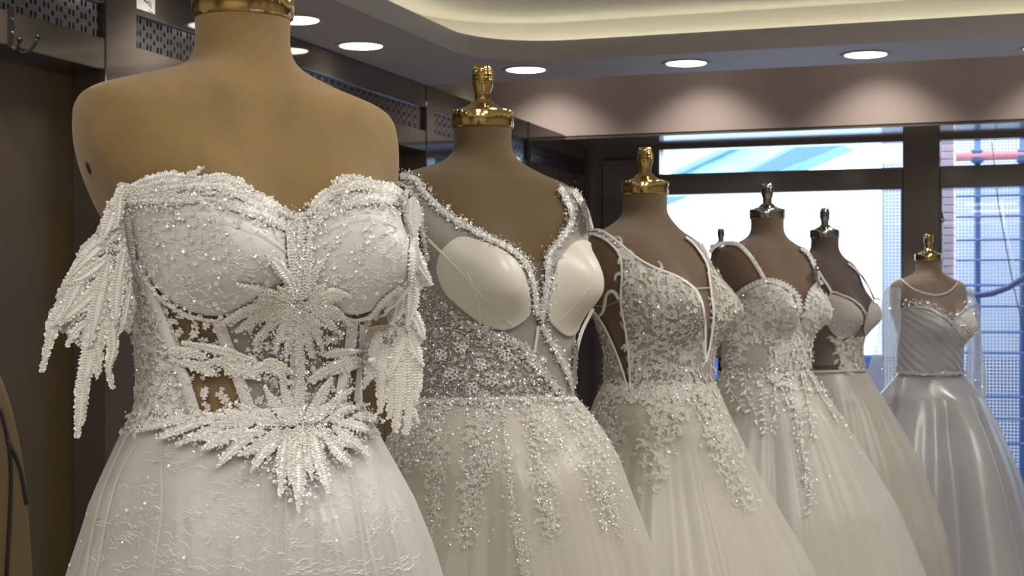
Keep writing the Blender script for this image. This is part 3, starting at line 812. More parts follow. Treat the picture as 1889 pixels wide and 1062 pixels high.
# ------------------------------------------------------------------ cloths of the dresses
M['lace_leaf'] = mat('beaded_white_lace', (.84, .83, .80), .32, 0, noise=.06, scale=160, spec=.5)
M['leaf'] = mat('pale_embroidered_leaf', (.76, .76, .71), .5, 0, noise=.05, scale=120)
M['glass_bead'] = mat('smoky_glass_bead', (.72, .71, .68), .12, .4, noise=.05, spec=.8)
M['embroidery'] = mat('white_embroidery', (.64, .62, .57), .6, 0, noise=.06, scale=120)
M['cup'] = cloth('lace_over_cup', (.72, .71, .69), trans=.12, lace=.75, lscale=62, cellw=.05)
M['cup_plain'] = cloth('plain_moulded_cup', (.78, .745, .66), trans=.2, noise=.02)
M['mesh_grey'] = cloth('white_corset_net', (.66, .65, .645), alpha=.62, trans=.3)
M['mesh_sheer'] = cloth('sheer_illusion_net', (.62, .57, .52), alpha=.10, trans=.4)
M['side_lace'] = cloth('beaded_side_lace', (.70, .69, .665), alpha=.82, trans=.2, lace=.8, lscale=70)
M['pleat_tulle'] = cloth('pleated_tulle', (.64, .61, .56), alpha=.58, trans=.3, stripe=95)
M['skirt_tulle1'] = cloth('lace_patterned_tulle', (.76, .75, .73), alpha=.50, trans=.45, lace=.6, lscale=64, cellw=.06)
M['skirt_tulle'] = cloth('plain_tulle', (.74, .715, .655), alpha=.50, trans=.45)
M['lining'] = cloth('ivory_lining', (.76, .73, .64), trans=.25)
M['lining_w'] = cloth('white_lining', (.72, .71, .695), trans=.25)
M['lining_blush'] = cloth('blush_lining', (.60, .555, .53), trans=.25)
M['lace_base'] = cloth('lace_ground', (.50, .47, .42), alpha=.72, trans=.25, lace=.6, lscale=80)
M['lace_base4'] = cloth('pale_green_lace_ground', (.70, .71, .67), alpha=.76, trans=.25)
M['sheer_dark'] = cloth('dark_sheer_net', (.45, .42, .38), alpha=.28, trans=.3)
M['sheer_sleeve'] = cloth('sheer_dotted_sleeve', (.80, .82, .86), alpha=.34, trans=.5)
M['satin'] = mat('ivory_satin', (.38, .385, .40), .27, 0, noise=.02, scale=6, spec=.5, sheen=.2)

F1 = Form(448, 1.691, 33, 29.2, 'largest tan velvet dress form, nearest the camera, wearing the off-shoulder feathered lace dress', sc=.9644, bust=.0842, waist=1.067, lean=-.013, lat=.018, bustx=.085, busth=-.28, capk=.975,
          dlabel='white off-shoulder lace corset dress with hanging feathery sleeves, nearest the camera')
F2 = Form(890.5, 2.691, 235, 38.8, 'tan dress form second in the row, wearing the plunging dress with plain ivory cups', sc=1.04, bust=.061, mats='velvet2_dim', waist=1.141, lean=.018, lat=.018, bustx=.085, busth=-.261, capk=.95, nth=160,
          dlabel='ivory dress with deep beaded plunge, plain ivory cups and sparkling skirt, second in the row')
F3 = Form(1190, 3.504, 358, 61.8, 'tan dress form third in the row, wearing the deep V leaf-lace dress', sc=1.1165, bust=.059, mats='velvet3_dim', waist=1.145, lean=.021, lat=.016, bustx=.085, busth=-.235, capk=.935, nth=160,
          dlabel='leaf-lace dress with deep V neck and open side panel, third in the row')
F4 = Form(1415.5, 4.708, 403, 55.4, 'tan dress form fourth in the row, wearing the thin-strapped dress with ruffled cups', sc=1.0146, bust=.0787, mats='velvet4_dim', waist=1.32, lean=-.0195, lat=.0225, bustx=.085, busth=-.28, capk=.94, metal='chrome', nth=140,
          dlabel='thin-strapped dress with ruffled cups and small raised leaves, fourth in the row')
F5 = Form(1521.5, 5.626, 438, 66, 'dark backlit dress form fifth in the row, wearing the plain tulle dress with spaghetti straps', sc=1.01, bust=.050, mats='velvet5_backlit', waist=.966, lean=.0317, lat=.03, bustx=.0729, busth=-.28, capk=.94, metal='chrome', nth=120,
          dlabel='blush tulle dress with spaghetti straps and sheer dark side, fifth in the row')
F6 = Form(1713, 6.81, 480, 47.7, 'dress form farthest right, wearing the satin dress with sheer sleeves', sc=1.047, bust=.0717, mats='velvet6_dim', waist=1.2, lean=.028, lat=-.0236, bustx=.085, busth=-.28, capk=1.03, nth=140,
          dlabel='pale satin ball dress with draped bodice and sheer dotted sleeves, farthest right')
F7 = Form(1330, 8.20, 461, 30, metal='chrome', label='farthest dress form, only its finial showing behind the shoulder of the fourth', sc=.9, mats='velvet5_backlit', nth=80,  # grey-blue of the window glow put into its cap as chrome
          dlabel='white dress hidden behind the fourth dress, by the left window')
# ------------------------------------------------------------------ skirts: an opaque lining inside a sheer overskirt with the same folds
def gown(f, prof, lining, over, folds, ctr, gap=.010):
    f.skirt([(z, r-gap) for z, r in prof], 'skirt_lining', M[lining], folds, off=-.004, ctr=ctr, amp=.55)
    fine = [(k*3+1, ph*1.7, am*.30) for k, ph, am in folds]+[(61, .4, .0035), (83, 2.0, .0025)]
    f.skirt(prof, 'overskirt', M[over], folds+fine, ctr=ctr, nth=420)
gown(F1, [(-.102, .126), (-.13, .140), (-.187, .168), (-.245, .188), (-.28, .199), (-.5, .26), (-.85, .36), (-1.2, .44)], 'lining_w', 'skirt_tulle1', [(13, .4, .014), (8, 1.2, .012)], (-.018, .006), .008)
gown(F2, [(-.146, .128), (-.184, .160), (-.209, .180), (-.259, .209), (-.325, .232), (-.39, .256), (-.458, .277), (-.8, .35), (-1.2, .40)], 'lining', 'skirt_tulle', [(13, .8, .022), (7, 2.2, .018)], (-.018, .019))
gown(F3, [(-.158, .126), (-.211, .150), (-.366, .215), (-.577, .332), (-.8, .40), (-1.2, .45)], 'lining', 'skirt_tulle', [(11, .3, .03), (7, 1.9, .024)], (-.017, .022))
gown(F4, [(-.178, .134), (-.21, .155), (-.318, .226), (-.577, .380), (-.8, .47), (-1.2, .50)], 'lining_w', 'skirt_tulle', [(11, 1.0, .028), (6, .5, .022)], (-.023, -.020))
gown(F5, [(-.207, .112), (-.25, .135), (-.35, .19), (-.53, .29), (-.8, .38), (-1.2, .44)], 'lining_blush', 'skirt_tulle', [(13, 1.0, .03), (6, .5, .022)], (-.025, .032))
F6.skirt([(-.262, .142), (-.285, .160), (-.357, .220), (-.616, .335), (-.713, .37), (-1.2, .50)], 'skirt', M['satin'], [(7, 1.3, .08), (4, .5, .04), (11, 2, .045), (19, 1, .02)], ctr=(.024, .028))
# ------------------------------------------------------------------ dress 1: off-shoulder lace corset
def dress1():
    f = F1; D = f.dress
    neck = [(215, 352), (250, 338), (300, 332), (352, 328), (400, 334), (450, 353), (500, 384), (530, 393), (545, 391), (562, 391), (590, 366), (622, 344), (645, 331), (690, 343), (740, 356), (800, 372)]
    bot = [(800, 800), (690, 800), (545, 815), (420, 812), (215, 800)]
    f.patch('bodice_net', M['mesh_sheer'], neck+bot, back=-.27, off=.0035, hmin=-.46)
    # moulded cups
    cupL = [(226, 372), (240, 352), (300, 336), (352, 330), (400, 336), (450, 355), (500, 386), (530, 395), (541, 395), (540, 470), (532, 510), (500, 545), (452, 574), (400, 585), (350, 576), (305, 550), (272, 510), (250, 468), (236, 420)]
    cupR = [(552, 394), (565, 391), (592, 368), (622, 347), (645, 334), (690, 345), (760, 360), (775, 470), (752, 520), (720, 556), (690, 572), (650, 584), (610, 568), (580, 540), (562, 505), (552, 470)]
    dome = lambda T, H: .004*np.ones_like(T)
    for q in (cupL, cupR): 
        o = f.patch('cup', M['cup'], smooth(q), off=.008)
        m = o.modifiers.new('thick', 'SOLIDIFY'); m.thickness = .004; m.offset = -1
    # centre panel net and side lace
    f.patch('centre_panel', M['mesh_grey'], [(540, 390), (556, 390), (575, 520), (640, 560), (655, 600), (632, 700), (615, 800), (470, 800), (440, 700), (405, 590), (480, 560), (520, 510)], off=.0045)
    side = [(225, 405), (262, 480), (300, 560), (335, 640), (370, 782), (225, 800), (225, 690), (225, 560)]
    f.patch('side_panel', M['side_lace'], side, off=.005)
    sideR = [(672, 585), (668, 650), (656, 700), (655, 745), (690, 790), (760, 800), (760, 560), (705, 560)]
    f.patch('side_panel', M['side_lace'], sideR, off=.005)
    f.patch('waist_band', M['side_lace'], [(225, 745), (300, 752), (365, 770), (430, 755), (480, 748), (545, 720), (610, 745), (660, 748), (720, 752), (720, 815), (545, 835), (400, 820), (225, 800)], off=.006)
    # boning channels
    for pts, w in (([(400, 580), (420, 640), (440, 700), (466, 775)], 22), ([(648, 585), (640, 640), (630, 690), (618, 770)], 20), ([(545, 400), (545, 500), (543, 600), (545, 700), (543, 780)], 26),
                   ([(252, 480), (290, 560), (318, 640), (345, 710), (366, 778)], 20), ([(664, 592), (659, 660), (651, 740)], 9)):
        f.ribbon('boning_channel', M['white_lace'], pts, w, off=.004, dome=.0025)
    # cup edges
    f.ribbon('cup_edge', M['white_lace'], cupL[8:19], 7, off=.0055)
    f.ribbon('cup_edge', M['white_lace'], cupR[8:16], 7, off=.0055)
    f.ribbon('gathered_fold', M['white_lace'], [(310, 410), (352, 398), (410, 408), (470, 430), (525, 470)], [3, 15, 15, 3], off=.0042, dome=.0012)
    f.ribbon('gathered_fold', M['white_lace'], [(590, 435), (630, 415), (680, 405), (730, 425)], [3, 13, 13, 3], off=.0042, dome=.0012)
    # lace leaves
    L = []
    up = .0058
    L += [([(545, 790), (547, 850), (549, 952)], 34), ([(525, 795), (518, 850), (514, 925)], 26), ([(568, 795), (582, 850), (602, 918)], 30), ([(505, 795), (488, 830), (460, 880)], 27),
          ([(588, 795), (608, 830), (640, 868)], 26), ([(485, 790), (440, 825), (400, 868)], 26), ([(605, 790), (640, 815), (675, 848)], 24), ([(465, 785), (420, 810), (372, 838)], 26),
          ([(445, 780), (385, 800), (328, 826)], 24), ([(600, 780), (650, 790), (692, 808)], 24), ([(405, 775), (350, 790), (296, 816)], 22), ([(640, 772), (670, 775), (698, 786)], 22),
          ([(370, 770), (310, 785), (262, 800)], 20), ([(535, 800), (530, 850), (533, 900)], 22), ([(558, 800), (564, 850), (572, 895)], 22)]
    L += [([(538, 790), (525, 740), (512, 690)], 24), ([(530, 790), (505, 750), (482, 712)], 24), ([(556, 785), (580, 735), (602, 695)], 24), ([(510, 790), (470, 765), (432, 742)], 24), ([(568, 785), (605, 745), (640, 715)], 24),
          ([(490, 790), (445, 770), (402, 757)], 22), ([(545, 785), (547, 730), (549, 660)], 26), ([(460, 788), (420, 778), (380, 770)], 22), ([(590, 785), (630, 760), (672, 750)], 22)]
    for k in range(15):
        t = k/14; x = 330+150*t+rng.normal(0, 4); y = 645+35*t+rng.normal(0, 9); a = math.radians(rng.choice([15, 200])+rng.normal(0, 28)); l = rng.uniform(34, 58)
        L.append(([(x-l/2*math.cos(a), y-l/2*math.sin(a)), (x, y+rng.normal(0, 4)), (x+l/2*math.cos(a), y+l/2*math.sin(a))], rng.uniform(16, 24)))
    L += [([(470, 664), (410, 645), (340, 626)], 24), ([(450, 690), (490, 676), (528, 706)], 24), ([(480, 665), (505, 668), (532, 690)], 20), ([(400, 690), (360, 672), (325, 662)], 26),
          ([(560, 704), (600, 680), (645, 655)], 28), ([(585, 655), (620, 648), (660, 645)], 22), ([(600, 690), (640, 672), (680, 660)], 24)]
    L += [([(545, 555), (546, 620), (545, 700)], 24), ([(532, 560), (515, 605), (500, 650)], 24), ([(524, 558), (490, 595), (462, 632)], 24), ([(515, 552), (470, 575), (432, 602)], 26), ([(520, 545), (460, 560), (400, 592)], 24),
          ([(556, 560), (575, 605), (588, 648)], 24), ([(566, 556), (598, 585), (622, 614)], 24), ([(570, 550), (610, 565), (650, 595)], 24), ([(538, 565), (528, 620), (522, 665)], 20), ([(553, 565), (562, 620), (566, 660)], 20)]
    L += [([(535, 545), (515, 505), (482, 470)], 26), ([(556, 545), (575, 505), (602, 475)], 26), ([(538, 540), (530, 490), (520, 425)], 22), ([(554, 540), (560, 490), (568, 425)], 22), ([(525, 555), (480, 530), (440, 515)], 24), ([(565, 555), (610, 535), (650, 540)], 24),
          ([(545, 540), (545, 470), (546, 398)], 24)]
    for k in range(66):      # short leaves filling the star and the waist
        c = (545, 795) if k < 30 else (545, 556); a = rng.uniform(0, 2*PI); r0 = rng.uniform(10, 60 if k < 30 else 35); r1 = r0+rng.uniform(28, 52); e = 1.9 if k < 30 else 1.3; fl = .62
        x0, y0, x1, y1 = c[0]+e*r0*math.cos(a), c[1]+fl*r0*math.sin(a), c[0]+e*r1*math.cos(a), c[1]+fl*r1*math.sin(a)
        if 262 < x1 < 672: L.append(([(x0, y0), ((x0+x1)/2+rng.normal(0, 5), (y0+y1)/2+rng.normal(0, 4)), (x1, y1)], rng.uniform(13, 20)))
    for p, w in L: f.frond(p, w*.92, off=up+rng.uniform(0, .0015))
    T = [([(345, 345), (290, 345), (232, 358)], 34), ([(330, 338), (350, 330), (376, 313)], 15), ([(240, 345), (300, 332), (370, 335)], 32), ([(340, 345), (400, 345), (465, 375)], 34), ([(370, 335), (420, 338), (460, 358)], 20),
         ([(430, 365), (480, 380), (535, 405)], 32), ([(420, 385), (470, 400), (530, 430)], 26), ([(640, 342), (600, 365), (562, 400)], 32), ([(700, 352), (650, 345), (605, 362)], 32), ([(690, 350), (655, 336), (632, 328)], 15),
         ([(745, 362), (700, 352), (650, 350)], 32), ([(650, 335), (630, 333), (608, 342)], 13), ([(740, 380), (690, 372), (630, 385)], 28), ([(620, 385), (590, 400), (565, 430)], 24), ([(750, 370), (758, 400), (755, 440)], 28), ([(240, 365), (300, 365), (370, 375)], 28),
         ([(752, 440), (755, 480), (745, 520)], 22), ([(735, 520), (700, 560), (672, 580)], 24), ([(240, 385), (246, 430), (258, 480)], 18)]
    for p, w in T: f.frond(p, w, off=up)
    # ---- sleeves: free-hanging feathered lace
    def sheet(name, poly, dep, step=4.5, jag=5):
        q = np.array(poly, float); lo = q.min(0)-6; hi = q.max(0)+6
        xs = np.arange(lo[0], hi[0], step); ys = np.arange(lo[1], hi[1], step); X, Y = np.meshgrid(xs, ys); P2 = np.stack([X.ravel(), Y.ravel()], 1)
        sd = sdf(P2, q)+rng.normal(0, jag*.4, len(P2))+jag*.6*np.sin(P2[:, 0]*.55)*np.sin(P2[:, 1]*.5)
        P = np.array([tuple(f.Mi @ at(x, y, dep(x, y, 0)+.0012*math.sin(x*.5)*math.sin(y*.4))) for x, y in P2])
        i, j = np.meshgrid(np.arange(len(ys)-1), np.arange(len(xs)-1), indexing='ij'); n = len(xs)
        Q = np.stack([i*n+j, (i+1)*n+j, (i+1)*n+j+1, i*n+j+1], -1).reshape(-1, 4)
        V, Fs = clip(P, Q, sd*.0006)
        o = mesh(name, V, Fs, M['white_lace'], D); m = o.modifiers.new('thick', 'SOLIDIFY'); m.thickness = .004; m.offset = -1
        return o
    def depL(x, y, s): return 1.600-.045*math.sqrt(max(0, 1-((x-160)/125)**2))+.00003*max(0, y-480)
    def depR(x, y, s): return 1.745-.040*math.sqrt(max(0, 1-((x-728)/80)**2))
    pL = [(222, 338), (245, 334), (262, 350), (240, 362), (230, 380), (222, 402), (232, 440), (243, 500), (250, 560), (240, 620), (222, 600), (205, 625), (180, 640), (150, 645), (118, 612), (92, 605), (82, 600), (100, 560), (108, 535), (128, 500), (148, 455), (175, 435), (190, 405), (205, 380)]
    sl = empty('sleeve_root', (0, 0, 0)); bpy.data.objects.remove(sl)
    s1 = sheet('sleeve', pL, depL)
    LL = [([(160, 545), (108, 580), (88, 640), (77, 686)], [30, 26, 22, 16, 6]), ([(185, 560), (168, 650), (152, 710), (148, 760), (141, 808)], [44, 44, 38, 26, 20, 6]), ([(205, 560), (208, 640), (200, 680), (209, 718)], [26, 24, 18, 14, 5]),
          ([(170, 600), (182, 650), (184, 690)], 20), ([(150, 660), (156, 700), (160, 745)], 18), ([(150, 720), (152, 760), (155, 780)], 13), ([(205, 470), (150, 510), (118, 520)], 30), ([(215, 430), (170, 465), (125, 512)], 34),
          ([(225, 345), (205, 400), (185, 450)], 34), ([(215, 400), (205, 380), (194, 372)], 9), ([(210, 500), (150, 560), (95, 602)], 36), ([(228, 460), (215, 530), (212, 600)], 34), ([(200, 470), (180, 560), (165, 640)], 38), ([(178, 460), (140, 530), (112, 590)], 34),
          ([(240, 520), (232, 570), (222, 615)], 18), ([(165, 590), (140, 610), (122, 640)], 20), ([(240, 340), (222, 360), (216, 420)], 26), ([(165, 640), (175, 665), (178, 700)], 14)]
    for p, w in LL: f.frond(p, w, dep=lambda x, y, s: depL(x, y, s)-.004-.006*s, parent=s1, off=.001, bow=.004)
    pR = [(738, 360), (752, 358), (765, 400), (762, 440), (782, 480), (798, 524), (778, 530), (768, 560), (772, 600), (781, 624), (770, 650), (779, 680), (765, 720), (740, 740), (715, 720), (690, 700), (670, 690), (668, 640), (690, 625), (712, 600), (718, 575), (700, 585), (690, 580), (720, 540), (745, 505), (752, 440)]
    s2 = sheet('sleeve', pR, depR)
    LR = [([(700, 640), (685, 680), (670, 718)], 26), ([(712, 640), (705, 700), (702, 762)], [26, 24, 20, 8]), ([(728, 640), (722, 720), (719, 772)], [24, 22, 18, 8]), ([(742, 620), (738, 720), (728, 798)], [30, 32, 28, 8]), ([(758, 620), (762, 700), (752, 780), (745, 802)], [30, 30, 24, 8]),
          ([(765, 640), (770, 700), (768, 745)], 22), ([(752, 740), (766, 765), (773, 782)], 10), ([(752, 600), (768, 650), (782, 676)], 26), ([(750, 560), (768, 590), (783, 626)], 26), ([(745, 430), (770, 480), (797, 526)], 28), ([(752, 380), (760, 430), (768, 480)], 26),
          ([(748, 500), (738, 560), (722, 600)], 28), ([(760, 470), (760, 540), (752, 610)], 32), ([(730, 545), (710, 570), (692, 590)], 18), ([(745, 600), (735, 650), (715, 700)], 30), ([(742, 440), (735, 500), (715, 545)], 26), ([(700, 610), (690, 650), (675, 690)], 24)]
    for p, w in LR: f.frond(p, w, dep=lambda x, y, s: depR(x, y, s)-.004-.006*s, parent=s2, off=.001, bow=.004)
    band = [(676, 604), (720, 598), (728, 625), (690, 638), (670, 640)]
    o = sheet('satin_band', band, lambda x, y, s: 1.742, step=5, jag=0); o.data.materials[0] = M['lining']
    def free(poly, n, dep):
        q = np.array(poly, float); c = rng.uniform(q.min(0), q.max(0), (n*3, 2)); c = c[sdf(c, q) > 2][:n]
        P = np.array([tuple(f.Mi @ at(x, y, dep(x, y, 0)-.006)) for x, y in c]); N = np.array([tuple((f.cam-Vector(p)).normalized()) for p in P]); return P, N
    for s_, q, dp, n in ((s1, pL, depL, 900), (s2, pR, depR, 800)):
        P, N = free(q, n, dp); place('beads', OCT_V, OCT_F, P, N, .0014, M['bead'], s_, tilt=.5)
        P, N = free(q, n//5, dp); place('sequins', HEX_V, HEX_F, P, N, .0024, M['sequin'], s_, tilt=.4)
    h = f.ray(158, 311)
    if h: MB().lathe([(.001, .0), (.0042, .0004), (.0036, -.003)], 10).build('bolt_hole', M['piping'], f.root, True).matrix_local = Matrix.Translation(h[0]-h[1]*.0025) @ h[1].to_track_quat('Z', 'Y').to_matrix().to_4x4() @ Matrix.Diagonal((.55, 1.5, 1, 1))
    # ---- sequins and beads on the bodice
    top = [(225, 350), (300, 335), (352, 330), (400, 338), (450, 358), (530, 396), (560, 394), (622, 348), (645, 335), (750, 360), (762, 420), (700, 395), (620, 400), (560, 450), (545, 540), (520, 450), (430, 395), (340, 380), (235, 390)]
    A = [f.scatter(top, 1300), f.scatter([(240, 760), (400, 775), (545, 700), (690, 760), (690, 800), (640, 850), (548, 930), (450, 850), (300, 815)], 1500),
         f.scatter([(430, 600), (520, 520), (545, 440), (580, 520), (650, 590), (560, 680), (540, 700), (500, 650)], 900), f.scatter([(320, 640), (480, 670), (530, 700), (640, 650), (660, 660), (560, 710), (470, 700), (330, 670)], 420), f.scatter(cupL, 200), f.scatter(cupR, 160),
         f.scatter([(500, 760), (590, 760), (600, 815), (490, 815)], 500), f.scatter([(515, 535), (575, 535), (580, 580), (510, 580)], 350)]
    P, N = cat(*A); place('beads', OCT_V, OCT_F, P, N, .0013, M['bead'], D, off=.0095, tilt=.45)
    P, N = cat(f.scatter(side, 950), f.scatter(sideR, 350)); place('beads', OCT_V, OCT_F, P, N, .0013, M['bead'], D, off=.0022, tilt=.45)
    P, N = cat(f.scatter(side, 150), f.scatter(sideR, 50)); place('sequins', HEX_V, HEX_F, P, N, .0024, M['sequin'], D, off=.0025, tilt=.4)
    # lace ground between the leaves: small sprigs
    sv, sf = sprig(4, .35, .42)
    P, N = cat(f.scatter([(240, 362), (300, 345), (400, 348), (520, 400), (440, 395), (340, 380)], 130), f.scatter([(640, 350), (745, 372), (740, 400), (620, 400), (570, 430)], 90), f.scatter(side, 260), f.scatter(sideR, 60), f.scatter([(240, 755), (430, 765), (545, 720), (690, 755), (690, 800), (545, 840), (300, 812)], 170)); place('lace_ground', sv, sf, P, N, .0095, M['lace_leaf'], D, off=.0025, tilt=.1)
    P, N = cat(f.scatter(cupL, 36), f.scatter(cupR, 26)); place('lace_ground', sv, sf, P, N, .009, M['lace_leaf'], D, off=.0055, tilt=.05)
    P, N = cat(f.scatter(cupL, 240), f.scatter(cupR, 170), f.scatter(top, 160), f.scatter([(480, 780), (610, 780), (600, 900), (548, 940), (500, 900)], 110), f.scatter([(420, 590), (620, 590), (600, 700), (470, 700)], 60), f.line(cupL[10:19], 120, 8))
    place('sequins', HEX_V, HEX_F, P, N, .0024, M['sequin'], D, off=.0075, tilt=.35)
    # bugle beads standing along the channels
    P, N = cat(*[f.line(q, 90, 16) for q in ([(545, 400), (543, 780)], [(400, 580), (466, 775)], [(648, 585), (618, 770)], [(252, 480), (366, 778)])])
    place('beads', OCT_V, OCT_F, P, N, .0017, M['bead'], D, off=.0075, tilt=.3, aspect=(1.6, .6, .6))
    # little sequin clusters on the bare net
    P, N = cat(f.scatter([(285, 560), (350, 582), (405, 590), (420, 650), (330, 640)], 22), f.scatter([(355, 690), (435, 700), (455, 770), (372, 760)], 16), f.scatter([(650, 595), (672, 592), (664, 645), (645, 640)], 6), f.scatter([(632, 690), (655, 690), (655, 742), (625, 740)], 6), f.scatter([(440, 590), (530, 640), (530, 740), (470, 740)], 20), f.scatter([(560, 620), (630, 600), (620, 720), (560, 740)], 16))
    fv, ff = flower(3); place('sequin_clusters', fv, ff, P, N, .0042, M['sequin'], D, off=.003, tilt=.1)
    P, N = f.scatter([(180, 850), (700, 830), (780, 1050), (130, 1050)], 70); place('skirt_sequins', HEX_V, HEX_F, P, N, .0019, M['sequin'], D, off=.004, tilt=.4)
    cl = [(215, 985, 45, 22), (255, 905, 35, 14), (310, 1000, 50, 25), (330, 860, 40, 12), (380, 905, 50, 14), (430, 940, 60, 22), (470, 985, 55, 20), (400, 985, 40, 20), (510, 1010, 45, 18), (560, 960, 40, 16), (600, 1005, 45, 18), (640, 870, 30, 18), (660, 930, 35, 20), (680, 990, 40, 22), (720, 960, 26, 18),
          (330, 1045, 60, 18), (430, 1040, 50, 16), (560, 1050, 60, 14), (640, 1045, 45, 14), (720, 1040, 40, 16), (240, 1050, 40, 14), (180, 1030, 30, 16), (470, 875, 34, 14), (290, 840, 30, 10), (610, 920, 34, 14), (430, 890, 30, 12), (540, 1000, 30, 12), (270, 950, 30, 14), (350, 950, 36, 14), (190, 960, 24, 10)]
    threads(f, 'lace_threads', cl, M['lace_leaf'], D, 9, .00020, .0008)
    cl = [(300, 470, 34, 20), (340, 520, 36, 18), (300, 420, 36, 14), (370, 460, 34, 18), (420, 500, 34, 20), (400, 440, 36, 16), (460, 480, 30, 18), (360, 555, 30, 10), (440, 545, 30, 12), (270, 440, 20, 18), (610, 450, 26, 18), (650, 480, 30, 18), (690, 450, 30, 18), (640, 530, 28, 14), (690, 520, 26, 18), (720, 480, 20, 20), (600, 500, 20, 14), (290, 650, 26, 30), (300, 720, 26, 24), (275, 590, 20, 24), (480, 640, 24, 20), (500, 720, 20, 20), (595, 700, 18, 24)]
    threads(f, 'lace_threads', cl, M['lace_leaf'], D, 8, .00019, .0046)
    # tulle gathered in sharp lines down the skirt
    for pts in ([(300, 830), (300, 950), (285, 1062)], [(262, 810), (215, 900), (180, 1062)], [(515, 900), (505, 1062)], [(525, 860), (528, 1062)], [(490, 850), (470, 1062)], [(600, 900), (625, 1062)], [(650, 860), (690, 1062)], [(690, 840), (740, 1062)], [(240, 800), (190, 920), (160, 1062)], [(585, 920), (590, 1062)], [(640, 850), (665, 1000), (672, 1062)]):
        f.ribbon('tulle_fold', M['skirt_tulle'], pts, [2, 4, 5], off=.003, step=14, dome=.002)
dress1()
